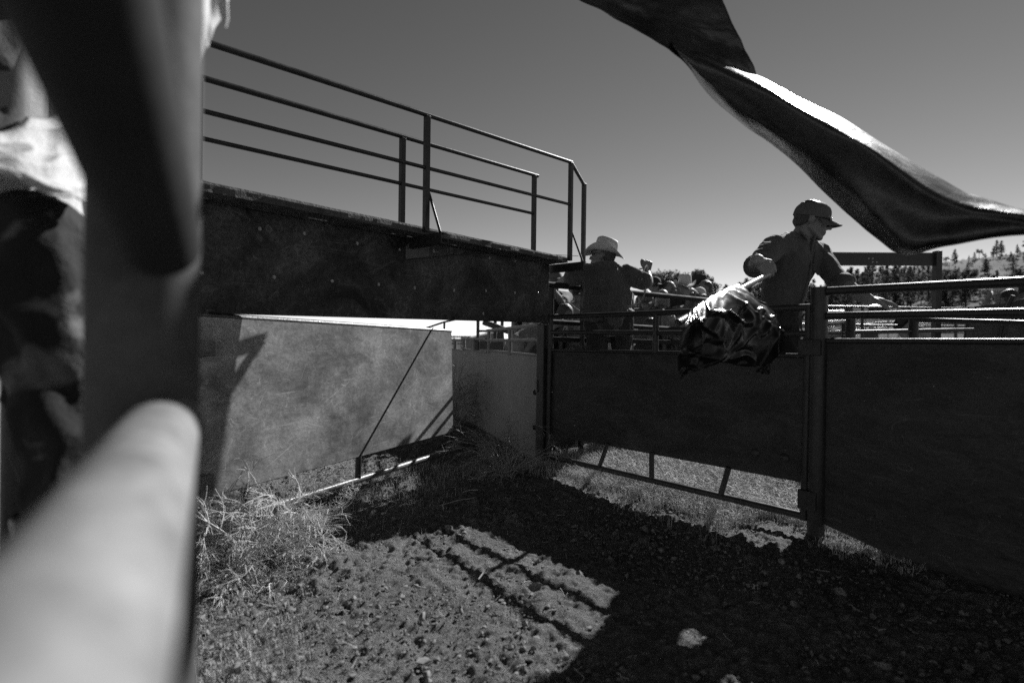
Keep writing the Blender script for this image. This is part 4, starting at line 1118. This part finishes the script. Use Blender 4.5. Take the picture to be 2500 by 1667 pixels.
# ------------------------------------------------------------------ plants
def twig_paths(mb, p, d, L, r, depth, rnd, droop=.0, curl=.5, seg=5, kids=6, spread=.9):
    pts = [p]; q = p; v = d.normalized(); side = V((rnd.uniform(-1, 1), rnd.uniform(-1, 1), rnd.uniform(-.6, .6)))
    for k in range(seg):
        v = (v + side * curl * .22 + V((0, 0, -droop * .2)) + V((rnd.gauss(0, .06), rnd.gauss(0, .06), rnd.gauss(0, .06)))).normalized()
        q = q + v * (L / seg)
        if q.z < .006: q.z = .006
        pts.append(q)
    mb.tube(pts, [r * (1 - .6 * k / seg) for k in range(seg + 1)], 3, cap=False)
    if depth > 0:
        for k in range(kids):
            t = rnd.uniform(.2, 1.0); i = min(int(t * seg), seg - 1)
            b = pts[i].lerp(pts[i + 1], t * seg - i)
            dirv = (pts[i + 1] - pts[i]).normalized() + V((rnd.uniform(-1, 1), rnd.uniform(-1, 1), rnd.uniform(-.7, .9))) * spread
            twig_paths(mb, b, dirv, L * rnd.uniform(.3, .55), r * .62, depth - 1, rnd, droop, curl, max(3, seg - 1), max(3, kids - 2), spread)

def tumbleweed(base, size, height, n, label, m, seed, r=.0024, kids=7, name='tumbleweed', cat='tumbleweed', group=None, depth=2, droop=.5):
    rnd = random.Random(seed); mb = MB()
    for k in range(n):
        a = rnd.uniform(0, 2 * math.pi); e = rnd.uniform(.1, 1.3)
        d = V((math.cos(a) * math.cos(e) * size, math.sin(a) * math.cos(e) * size, math.sin(e) * height * 1.3))
        p = base + V((rnd.gauss(0, size * .12), rnd.gauss(0, size * .12), .01))
        twig_paths(mb, p, d, d.length * rnd.uniform(.7, 1.1), r, depth, rnd, droop, .8, 6, kids)
    o = mb.build(name, m, None, origin=base)
    return tag(o, label, cat, group)

tb = ground(612, 1362)
tumbleweed(tb, .35, .28, 60, 'large pale tangled tumbleweed caught at the foot of the open gate', M['twig'], 3, r=.0041, kids=9)
tumbleweed(ground(560, 1410), .24, .18, 26, 'low flattened pale weed lying beside the blurred fence post', M['twig'], 4, r=.0026, droop=.7)
tumbleweed(ground(868, 1222), .15, .12, 16, 'small wispy dry bush beneath the bottom rail of the open gate', M['twig'], 5, r=.0019, droop=.4)
tumbleweed(ground(985, 1225), .08, .07, 6, 'sparse little dry bush right of the one under the open gate rail', M['twig'], 15, r=.0013, droop=.4)
bb = G4.hit(1160, 1010) - G4.n * .22; bb.z = 0
tumbleweed(bb, .44, .66, 54, 'tall dusty weed clump in the shade against the grey stepped fence', M['weed_dark'], 6, r=.0034, kids=7, name='weed_clump', cat='weeds')
b2 = ground(1235, 1165)
tumbleweed(b2, .30, .34, 40, 'low dusty weed clump in the shade at the foot of the square post', M['weed_dark'], 8, r=.003, kids=7, name='weed_clump', cat='weeds')
b3 = ground(2190, 1345)
tumbleweed(b3, .24, .2, 9, 'thin bare twigs curling up against the dark fence sheet', M['weed_dark'], 9, r=.002, kids=5, name='dry_twigs', cat='weeds', depth=2)

# flowering stalks behind the open gate
fb = G4.hit(1130, 1000) - G4.n * .32; fb.z = 0
st = thing('flowering_weed', (fb.x, fb.y, 0), 'tall weed with pale sunlit seed heads beside the edge of the open gate', 'weed')
rnd = random.Random(12); mbs, mbf = MB(), MB()
for (px, py) in ((1131, 918), (1152, 926), (1118, 962), (1125, 958), (1112, 970), (1138, 972), (1143, 984), (1106, 975), (1150, 990), (1128, 985)):
    tip = G4.hit(px, py) - G4.n * .32; b_ = fb + V((rnd.gauss(0, .05), rnd.gauss(0, .05), .2))
    mid = b_.lerp(tip, .6) + V((.05, 0, .06))
    mbs.tube(refine([b_, mid, tip], 10), [.003 - .0002 * k for k in range(11)], 4, cap=False)
    for k in range(16):
        q = tip + V((rnd.gauss(0, .016), rnd.gauss(0, .016), rnd.gauss(0, .012)))
        a, b_2 = V((rnd.uniform(-1, 1), rnd.uniform(-1, 1), rnd.uniform(-1, 1))).normalized() * .008, V((rnd.uniform(-1, 1), rnd.uniform(-1, 1), rnd.uniform(-1, 1))).normalized() * .006
        mbf.add([q - a, q + b_2, q + a, q - b_2], [[0, 1, 2, 3]])
mbs.build('stem', M['weed_dark'], st); sh_ = mbf.build('seed_heads', M['flower'], st); sh_['kind'] = 'stuff'

# dry grass and weeds, one mass
def grass_patch(name, label, pts, m, hmin, hmax, w, seed, tuft=5):
    rnd = random.Random(seed); mb = MB()
    for (x, y) in pts:
        z0 = tz(x, y)
        for k in range(tuft):
            bx, by = x + rnd.gauss(0, .012), y + rnd.gauss(0, .012)
            a = rnd.uniform(0, 6.283); h = rnd.uniform(hmin, hmax); ln = rnd.uniform(.15, 1.1) * h
            dx, dy = math.cos(a), math.sin(a); sx, sy = -dy * w, dx * w
            p0 = (bx, by, z0 - .01); m1 = (bx + dx * ln * .35, by + dy * ln * .35, z0 + h * .65); t = (bx + dx * ln, by + dy * ln, z0 + h * rnd.uniform(.6, 1.0))
            mb.add([(p0[0] - sx, p0[1] - sy, p0[2]), (p0[0] + sx, p0[1] + sy, p0[2]), (m1[0] + sx * .8, m1[1] + sy * .8, m1[2]), (m1[0] - sx * .8, m1[1] - sy * .8, m1[2]), t],
                   [[0, 1, 2, 3], [3, 2, 4]])
    return tag(mb.build(name, m), label, 'grass', kind='stuff')
rnd = random.Random(21); pts = []
while len(pts) < 2000:     # along and under the closed gate
    t = rnd.uniform(-.02, 1.75); o = rnd.gauss(-.02, .15)
    if rnd.random() > .35 + .65 * (.5 + nz2(t * 5, o * 6)): continue
    q = GR.p(t, 0) + GR.n * o
    pts.append((q.x, q.y))
grass_patch('gate_foot_grass', 'short dry weeds growing along the foot of the closed gate', pts, M['weed'], .02, .10, .0011, 22, 4)
pts = []
while len(pts) < 8000:
    t = rnd.uniform(-.1, 2.5); o = rnd.uniform(.12, 2.3) ** 1.1
    q = GR.p(t, 0) + GR.n * o
    if q.y > 6.0: continue
    pts.append((q.x, q.y))
grass_patch('alley_grass', 'matted dry grass covering the alley behind the closed gate', pts, M['weed'], .03, .14, .0018, 23, 4)
pts = []
for k in range(600):
    s_ = rnd.uniform(.05, .46); q = g3(s_, 0) + G3.n * rnd.uniform(-.16, .55); pts.append((q.x, q.y))
grass_patch('fence_foot_grass', 'short dry weeds under the dark sheeted fence', pts, M['weed'], .012, .05, .0011, 24, 4)
pts = []
for k in range(1400):
    q = GL.p(rnd.uniform(.1, 2.0), 0) + GL.n * rnd.gauss(.0, .28); pts.append((q.x, q.y))
grass_patch('open_gate_grass', 'thin dry weeds around the foot of the open gate', pts, M['weed'], .01, .06, .0009, 25, 3)
pts = []
for k in range(700):
    q = ground(rnd.uniform(440, 760), rnd.uniform(1400, 1680)); pts.append((q.x, q.y))
grass_patch('trampled_straw', 'trampled straw scattered over the dirt beside the blurred post', pts, M['weed'], .003, .025, .0011, 26, 3)
pts = []
for k in range(5200):
    y = rnd.uniform(9, 42) ; x = rnd.uniform(-.35, 1.05) * y; pts.append((x, y))
grass_patch('pasture_grass', 'rough dry pasture grass beyond the pens', pts, M['weed'], .05, .22, .006, 27, 3)

# clods and pebbles
ico = bmesh.new(); bmesh.ops.create_icosphere(ico, subdivisions=1, radius=1)
IV = np.array([v.co[:] for v in ico.verts]); IF = [[v.index for v in f.verts] for f in ico.faces]; ico.free()
def scatter(name, label, m, pts, seed):
    rg = np.random.default_rng(seed); mb = MB(); vs = []; fs = []
    for (x, y, r) in pts:
        s = IV * (r * rg.uniform(.5, 1.3, (1, 3))) * rg.uniform(.5, 1.3, (len(IV), 1)); s[:, 2] *= .75
        k = len(vs); vs += [(x + a[0], y + a[1], a[2] + r * .25) for a in s]; fs += [[i + k for i in f] for f in IF]
    mb.v = vs; mb.f = fs; mb.sm = [False] * len(fs)
    return tag(mb.build(name, m), label, 'clods', kind='stuff')
pts = []
for k in range(30000):
    y = .95 + 3.6 * rnd.random() ** 1.5; x = rnd.uniform(-.72, .98) * y
    pts.append((x, y, .002 + .010 * rnd.random() ** 7 + .0006 * y))
for k in range(36):
    y = 1.0 + 2.6 * rnd.random(); x = rnd.uniform(-.7, .95) * y; pts.append((x, y, rnd.uniform(.016, .03)))
scatter('dirt_clods', 'dry clods and pebbles scattered over the corral dirt', M['clod'], pts, 5)
mb = MB()
for k in range(260):
    y = 1.0 + 3.0 * rnd.random(); x = rnd.uniform(-.7, .9) * y; a = rnd.uniform(0, 6.28); L_ = rnd.uniform(.01, .06)
    d = V((math.cos(a), math.sin(a), rnd.uniform(-.05, .25))); c = V((x, y, .02))
    mb.tube([c, c + d * L_ * .5 + V((0, 0, rnd.gauss(0, .004))), c + d * L_], .0011, 3, cap=False)
tag(mb.build('straw_bits', M['straw_bit']), 'broken pale straw stalks lying on the dirt', 'straw', kind='stuff')
for i, (px, py, ln, an, lab) in enumerate(((1145, 1208, .10, .25, 'pale snapped stalk lying in the shade below the open gate'), (1115, 1235, .22, .3, 'long thin pale straw lying across the shade edge'), (1180, 1415, .09, 1.2, 'forked pale twig on the sunlit dirt between the shadow bars'), (1848, 1448, .04, .9, 'short bright twig on the dark dirt below the round post'))):
    c = ground(px, py); r_ = random.Random(40 + i); mb = MB()
    for q in range(3 if i != 1 else 1):
        d = V((math.cos(an + r_.gauss(0, .25)), math.sin(an + r_.gauss(0, .25)), .12)); s_ = c + V((r_.gauss(0, .006), r_.gauss(0, .006), .025))
        mb.tube([s_ - d * ln / 2, s_ + V((0, 0, .006)), s_ + d * ln / 2], .0022, 4)
    tag(mb.build('straw_stalk', M['straw_bit'], None, origin=c), lab, 'straw')
mb = MB(); r_ = random.Random(77)
for (px, py, d) in ((1507, 659, 3.0), (1880, 997, 2.2), (1872, 1045, 2.4), (1947, 871, 2.3), (1775, 1075, 2.6), (2110, 978, 1.9), (2280, 943, 1.8), (2440, 1260, 1.2), (2415, 1272, 1.3), (2387, 1400, 1.0), (2490, 1255, 1.2), (2095, 1275, 1.6), (2258, 1386, 1.4), (1950, 1404, 1.7), (1620, 1428, 1.6), (2430, 1353, 1.1), (2148, 1184, 1.8), (1565, 1027, 2.5), (1402, 1038, 3.0), (1348, 957, 3.0), (1400, 1020, 2.8), (2025, 1206, 2.0)):
    c = at(px, py, d); s_ = .0022 * d / 2
    q = IV * s_ * np.array([[1, .6, .5]]) * np.random.default_rng(px).uniform(.7, 1.3, (len(IV), 1))
    mb.add([c + V(a) for a in q], IF)
tag(mb.build('flying_dirt', M['clod']), 'specks of dirt kicked up into the air in front of the gates', 'dirt', kind='stuff')

# ------------------------------------------------------------------ trees
def leaf_clump(mb, c, rad, n, size, rnd):
    for k in range(n):
        d = V((rnd.gauss(0, 1), rnd.gauss(0, 1), rnd.gauss(0, .8))); d = d.normalized() * rad * rnd.random() ** .4
        q = c + d
        a = V((rnd.uniform(-1, 1), rnd.uniform(-1, 1), rnd.uniform(-.5, 1))).normalized() * size * rnd.uniform(.5, 1.3)
        b = V((rnd.uniform(-1, 1), rnd.uniform(-1, 1), rnd.uniform(-.6, .6))).normalized() * size * rnd.uniform(.3, .6)
        mb.add([q - a * .5, q + b, q + a, q - b], [[0, 1, 2, 3]])
def pine_mesh(seed, kind):
    rnd = random.Random(seed); tr, cr = MB(), MB(); Ht = 1.0
    lean = rnd.uniform(-.04, .04)
    tr.tube([V((0, 0, -.04)), V((lean * .5, 0, .5)), V((lean, 0, .97))], [.022, .014, .003], 6)
    if kind == 'pine':
        base = rnd.uniform(.1, .22); wid = rnd.uniform(.17, .25)
        nlev = 17
        for i in range(nlev):
            t = i / (nlev - 1); z = base + (Ht - base) * t
            w = wid * (1 - t) ** .75 * (1.0 if t > .12 else .7) + .012
            for k in range(max(3, int(9 * (1 - t * .65)))):
                if rnd.random() < .22: continue
                a = rnd.uniform(0, 6.283); L_ = w * rnd.uniform(.45, 1.2)
                tip = V((math.cos(a) * L_ + lean * t, math.sin(a) * L_, z + rnd.uniform(-.03, .035) + L_ * .22))
                s0 = V((lean * t, 0, z))
                if rnd.random() < .5: tr.tube([s0, tip], [.004, .0015], 3, cap=False)
                leaf_clump(cr, s0.lerp(tip, .8), .035 + .02 * (1 - t), 11, .034, rnd)
                leaf_clump(cr, s0.lerp(tip, .45), .03, 7, .032, rnd)
    else:    # old flat-topped pine / broad crown
        nb = 13 if kind == 'broad' else 8
        for i in range(nb):
            a = rnd.uniform(0, 6.283); z0 = rnd.uniform(.3 if kind == 'broad' else .5, .85); L_ = rnd.uniform(.14, .36)
            tip = V((math.cos(a) * L_, math.sin(a) * L_, min(1.0, z0 + rnd.uniform(.06, .26))))
            tr.tube([V((0, 0, z0)), V((0, 0, z0)).lerp(tip, .55) + V((0, 0, .015)), tip], [.011, .007, .003], 4, cap=False)
            for j in range(6 if kind == 'broad' else 4):
                c = tip + V((rnd.gauss(0, .06), rnd.gauss(0, .06), rnd.gauss(0, .035)))
                leaf_clump(cr, c, rnd.uniform(.05, .085), 44, .036, rnd)
        for j in range(8): leaf_clump(cr, V((rnd.gauss(0, .06), rnd.gauss(0, .06), rnd.uniform(.7, .95))), .075, 44, .036, rnd)
    z = V((0, 0, 0))
    return tr.mesh('trunk', M['bark'], z), cr.mesh('crown', M['needle'], z)
VAR = {'pine': [pine_mesh(100 + i, 'pine') for i in range(7)], 'broad': [pine_mesh(200 + i, 'broad') for i in range(4)], 'flat': [pine_mesh(300 + i, 'flat') for i in range(3)]}
def tree(kind, px, ytop, d, label, group, rnd, ybase=None, wide=1.0):
    x = (px - 1250) / 1307 * d; zb = tz(x, d)
    ztop = H + (hor(px) - ytop) / 1307 * d
    h = max(ztop - zb, .8)
    o = thing({'pine': 'pine_tree', 'broad': 'broad_tree', 'flat': 'pine_tree'}[kind], (x, d, zb), label, 'tree', group)
    tm, cm = rnd.choice(VAR[kind]); s = h
    for nm, me in (('trunk', tm), ('crown', cm)):
        c = bpy.data.objects.new(nm, me); COL.objects.link(c); c.parent = o; ORI[c.name] = V((0, 0, 0))
    ww = s * wide * rnd.uniform(.9, 1.15)
    o.scale = (ww, ww, s); o.rotation_euler = (0, 0, rnd.uniform(0, 6.28))
    return o
rt_ = random.Random(5)
# near dark clump behind the crowd
for px, yt, d in ((1604, 704, 62), (1622, 684, 61), (1640, 676, 60), (1655, 682, 66), (1668, 688, 64), (1680, 678, 63), (1692, 674, 62), (1704, 682, 67), (1716, 690, 66), (1735, 712, 68), (1650, 705, 58), (1700, 706, 58)):
    tree('broad', px, yt, d, 'round dark tree in the clump above the heads of the onlookers', 'round trees above the crowd', rt_, wide=.95)
for k in range(46):
    px = 1742 + k * 5.6 + rt_.uniform(-5, 5); yt = np.interp(px, [1742, 1765, 1790, 1825, 1850, 1990], [716, 704, 698, 684, 674, 684]) + rt_.uniform(-5, 26)
    tree('pine', px, yt, rt_.uniform(62, 92), 'dark pine in the row climbing the slope beside the man in the cap', 'pines left of the man in the cap', rt_, wide=1.15)
for k in range(64):
    px = 1985 + k * 5.1 + rt_.uniform(-6, 6); yt = np.interp(px, [1985, 2015, 2040, 2090, 2130, 2200, 2260, 2310], [700, 692, 672, 652, 648, 652, 654, 668]) + (rt_.uniform(-6, 10) if k % 2 else rt_.uniform(10, 50))
    tree('pine', px, yt, rt_.uniform(62, 100), 'dark pine in the dense band below the drilled crossbeam', 'pines below the crossbeam', rt_, wide=1.05)
for k in range(34):
    px = 2295 + 250 * rt_.random(); tree('pine' if rt_.random() < .8 else 'broad', px, rt_.uniform(662, 722), rt_.uniform(58, 88), 'bushy dark pine on the lower slope right of the frame upright', 'pines right of the frame upright', rt_, wide=1.3)
for k in range(46):
    px = 2296 + 330 * rt_.random() ** .75; d = rt_.uniform(95, 235)
    yb = hor(px) - (tz((px - 1250) / 1307 * d, d) - 1) / d * 1307
    tree(rt_.choice(['pine', 'pine', 'pine', 'flat']), px, yb - rt_.choice([14, 20, 30, 38]) * rt_.uniform(.8, 1.2), d, 'dark tree scattered over the open hillside at right', 'trees on the open hillside', rt_, wide=1.25)
for k in range(10):
    px = 2250 + k * 30 + rt_.uniform(-14, 14); d = rt_.uniform(50, 75)
    yb = hor(px) - (tz((px - 1250) / 1307 * d, d) - 1) / d * 1307
    tree('broad', px, yb - rt_.uniform(12, 30), d, 'low dark bush on the grass slope behind the pens', 'bushes on the lower slope', rt_, wide=1.6)
tree('flat', 2307, 628, 235, 'lone round topped pine on the bare crest beside the frame', None, rt_, wide=1.1)
tree('flat', 2398, 620, 225, 'tallest crooked pine on the crest with a broken top', None, rt_, wide=.9)
tree('flat', 2420, 628, 228, 'thin pine on the crest touching the tallest crooked one', None, rt_, wide=.7)
tree('pine', 2440, 634, 215, 'straight pine on the crest right of the crooked one', None, rt_, wide=1.5)
for k in range(16):
    px = 2440 + 160 * rt_.random()
    tree('pine', px, rt_.uniform(612, 640), rt_.uniform(190, 240), 'pine standing in the crest line at the right edge', 'pines along the crest', rt_, wide=1.5)
tree('pine', 1109, 819, 130, 'tiny cone shaped conifer on the horizon over the grey fence', None, rt_, wide=1.1)
for px, yt, d in ((1150, 826, 70), (1135, 828, 80), (1175, 826, 75)):
    tree('broad', px, yt, d, 'low bush on the flat beyond the grey fence', 'low bushes beyond the grey fence', rt_, wide=1.6)

mb = MB(); rs = random.Random(31)
for k in range(900):
    px = 1560 + 1100 * rs.random() ** .8; d = rs.uniform(36, 250); x = (px - 1250) / 1307 * d; zb = tz(x, d); r_ = rs.uniform(.15, .5) * (1 + d / 160)
    leaf_clump(mb, V((x, d, zb + r_ * .35)), r_, 14, r_ * .55, rs)
tag(mb.build('hillside_scrub', M['needle']), 'low dark scrub dotted over the grassy hillside', 'scrub', kind='stuff')
# earth bank with a slatted tin cover beyond the grey fence
ba = at(1128, 830, 13); bb_ = at(1205, 830, 11.5)
tn = thing('tin_bank', (ba.x, ba.y, 0), 'sloping heap under rusty corrugated tin sheets beyond the grey fence', 'tin heap')
rows = []
for k in range(60):
    t = k / 59; p0 = ba.lerp(bb_, t); zt = 1 + lerp(6, 28, t) / 1307 * lerp(13, 11.5, t) * .95
    rows.append([V((p0.x, p0.y - .4, .3)), V((p0.x + .05, p0.y, zt - .12 + .015 * math.sin(k * 1.6))), V((p0.x + .2, p0.y + .7, zt + .03 * nz2(k * .4, 1))), V((p0.x + .3, p0.y + 1.6, .2))])
MB().grid(rows).build('tin_sheet', M['tin'], tn)
# wagon frame standing beside it, dark against the sky under the walkway
wa = at(1216, 830, 9.0)
wg = thing('hay_feeder', (wa.x, wa.y, 0), 'dark timber feeder frame behind the grey fence under the walkway', 'feeder')
for px in (1167, 1209, 1226):
    q = at(px, 790, 9.0); pipe('post', [V((q.x, q.y, 0)), V((q.x, q.y, 1.42))], .028, M['dark_wood'], wg, 8)
q0 = at(1167, 808, 9.0); q1 = at(1250, 808, 8.8)
pipe('rail', [q0, q1], .02, M['dark_wood'], wg, 8)
q0 = at(1180, 786, 9.0); q1 = at(1250, 812, 8.9); pipe('brace', [q0, q1], .05, M['dark_wood'], wg, 8)
q0 = at(1178, 842, 9.0); q1 = at(1225, 842, 8.9); MB().box((q0 + q1) / 2, V((.2, 0, 0)), V((0, .1, 0)), V((0, 0, .07))).build('tongue', M['dark_wood'], wg)
q0 = at(1060, 796, 6.8); q1 = at(1085, 786, 6.8); qa = at(1040, 801, 6.8)
pf = thing('pipe_prop', (q1.x, q1.y, 0), 'thin dark pipe prop showing between the open gate top and the walkway', 'pipe')
pipe('shaft', [V((q1.x - .02, q1.y, 0)), q1], .014, M['pipe'], pf, 8); pipe('arm', [qa, q1, q1 + V((.25, 0, .06))], .012, M['pipe'], pf, 8)

# ------------------------------------------------------------------ pickup and stock trailer
def vehicle():
    d = 38; x = (2135 - 1250) / 1307 * d; z0 = tz(x, d)
    t = thing('pickup_truck', (x, d, z0), 'pale pickup truck parked nose on beyond the wire fence', 'pickup')
    ang = math.radians(-8); R = Matrix.Rotation(ang, 3, 'Z')
    def P(a, b, c): return V((x, d, z0)) + R @ V((a, b, c))
    def prism(name, prof, hw, m, hw2=None, bev=.04):
        n = len(prof); vs = [P(-(hw if z < 1.15 else (hw2 or hw)), y, z) for y, z in prof] + [P((hw if z < 1.15 else (hw2 or hw)), y, z) for y, z in prof]
        fs = [list(range(n)), list(range(2 * n - 1, n - 1, -1))] + [[i, (i + 1) % n, (i + 1) % n + n, i + n] for i in range(n)]
        return MB().add(vs, fs).build(name, m, t, bevel=bev)
    prism('body', [(-1.9, .45), (-1.95, .75), (-1.9, 1.0), (-.75, 1.12), (3.2, 1.12), (3.3, .95), (3.3, .45)], .95, M['white_paint'])
    prism('cab', [(-.8, 1.1), (-.15, 1.78), (.2, 1.84), (1.2, 1.84), (1.45, 1.75), (1.6, 1.1)], .9, M['white_paint'], .66)
    MB().add([P(-.74, -.74, 1.19), P(.74, -.74, 1.19), P(.6, -.2, 1.75), P(-.6, -.2, 1.75)], [[0, 1, 2, 3]]).build('windscreen', M['glass'], t)
    MB().box(P(0, -1.95, .8), R @ V((.62, 0, 0)), R @ V((0, .03, 0)), V((0, 0, .12))).build('grille', M['leather'], t)
    MB().box(P(0, -2.02, .55), R @ V((.93, 0, 0)), R @ V((0, .07, 0)), V((0, 0, .09))).build('bumper', M['chrome'], t, bevel=.02)
    for s in (-1, 1):
        MB().box(P(s * .76, -1.95, .82), R @ V((.13, 0, 0)), R @ V((0, .035, 0)), V((0, 0, .1))).build('headlight', M['chrome'], t, bevel=.01)
        MB().box(P(s * 1.02, -.5, 1.2), R @ V((.1, 0, 0)), R @ V((0, .04, 0)), V((0, 0, .08))).build('mirror', M['leather'], t, bevel=.01)
        for yy in (-1.2, 2.2):
            c = P(s * .82, yy, .38); axv = R @ V((.12, 0, 0))
            w_ = MB().tube([c - axv, c - axv * .7, c + axv * .7, c + axv], [.33, .38, .38, .33], 20).build('wheel', M['tyre'], t)
            MB().tube([c + axv * 1.01 * s, c + axv * 1.05 * s], [.2, .18], 16).build('rim', M['chrome'], w_)
vehicle()
d = 34; x = (2030 - 1250) / 1307 * d; z0 = tz(x, d)
t = thing('stock_trailer', (x, d, z0), 'white slatted livestock trailer parked beyond the small pipe gate', 'trailer')
for k in range(5): MB().box(V((x - .4, d, z0 + .55 + k * .27)), V((1.1, 0, 0)), V((0, .03, 0)), V((0, 0, .085))).build('slat_panel', M['white_paint'], t)
for k in range(4): MB().box(V((x - 1.5 + k * .73, d - .04, z0 + 1.05)), V((.04, 0, 0)), V((0, .03, 0)), V((0, 0, .68))).build('stake', M['white_paint'], t)
MB().box(V((x - .4, d + 1.2, z0 + 1.78)), V((1.15, 0, 0)), V((0, 1.3, 0)), V((0, 0, .04))).build('roof', M['white_paint'], t, bevel=.02)
MB().box(V((x - .4, d + 1.2, z0 + .42)), V((1.1, 0, 0)), V((0, 1.25, 0)), V((0, 0, .06))).build('floor', M['dark_wood'], t)
for s in (-1, 1):
    c = V((x - .4 + s * 1.1, d + 1, z0 + .33)); MB().tube([c - V((.1, 0, 0)), c + V((.1, 0, 0))], .33, 18).build('wheel', M['tyre'], t)
# ------------------------------------------------------------------ light, sky, camera
LAZ = math.degrees(math.atan2(PL.d.x, PL.d.y))
SKY_S = .0565
SUN_AZ, SUN_EL = math.radians(40.0), math.radians(35.3)
sd = V((math.sin(SUN_AZ) * math.cos(SUN_EL), math.cos(SUN_AZ) * math.cos(SUN_EL), math.sin(SUN_EL)))
sl = bpy.data.lights.new('sun', 'SUN'); sl.energy = 5.0; sl.angle = math.radians(.53); sl.color = (1, 1, 1)
so = bpy.data.objects.new('sun', sl); COL.objects.link(so)
so.rotation_euler = sd.to_track_quat('Z', 'Y').to_euler()
wd = bpy.data.worlds.new('World'); scene.world = wd; wd.use_nodes = True; nt = wd.node_tree
bg = nt.nodes['Background']; bg.inputs['Strength'].default_value = SKY_S
sk = nt.nodes.new('ShaderNodeTexSky'); sk.sky_type = 'NISHITA'; sk.sun_disc = False
sk.sun_elevation = SUN_EL; sk.sun_rotation = SUN_AZ
sk.air_density = 1.0; sk.dust_density = 0.0; sk.ozone_density = 1.0; sk.altitude = 1200
sp_ = nt.nodes.new('ShaderNodeSeparateColor'); nt.links.new(sk.outputs[0], sp_.inputs[0])
# black and white film behind an orange filter: the red and green of the sky only
m1 = nt.nodes.new('ShaderNodeMath'); m1.operation = 'MULTIPLY'; m1.inputs[1].default_value = .8; nt.links.new(sp_.outputs[0], m1.inputs[0])
m2 = nt.nodes.new('ShaderNodeMath'); m2.operation = 'MULTIPLY_ADD'; m2.inputs[1].default_value = .2; nt.links.new(sp_.outputs[1], m2.inputs[0]); nt.links.new(m1.outputs[0], m2.inputs[2])
pw = nt.nodes.new('ShaderNodeMath'); pw.operation = 'POWER'; pw.inputs[1].default_value = 1.42; nt.links.new(m2.outputs[0], pw.inputs[0])
gn = nt.nodes.new('ShaderNodeMath'); gn.operation = 'MULTIPLY'; gn.inputs[1].default_value = .68; nt.links.new(pw.outputs[0], gn.inputs[0])
nt.links.new(gn.outputs[0], bg.inputs['Color'])

cd = bpy.data.cameras.new('camera'); cam = bpy.data.objects.new('camera', cd); COL.objects.link(cam)
cd.sensor_width = 36; cd.lens = 36 * F / 2500; cd.clip_start = .02; cd.clip_end = 5000
cam.matrix_world = Matrix(((rt.x, up.x, -fwd.x, EYE.x), (rt.y, up.y, -fwd.y, EYE.y), (rt.z, up.z, -fwd.z, EYE.z), (0, 0, 0, 1)))
cd.dof.use_dof = True; cd.dof.focus_distance = 3.6; cd.dof.aperture_fstop = 1.6
scene.camera = cam
scene.view_settings.view_transform = 'Standard'; scene.view_settings.look = 'None'
scene.view_settings.exposure = .5; scene.view_settings.gamma = 1
scene.cycles.use_denoising = False
scene.cycles.max_bounces = 6; scene.cycles.sample_clamp_indirect = 1.5; scene.cycles.caustics_reflective = False
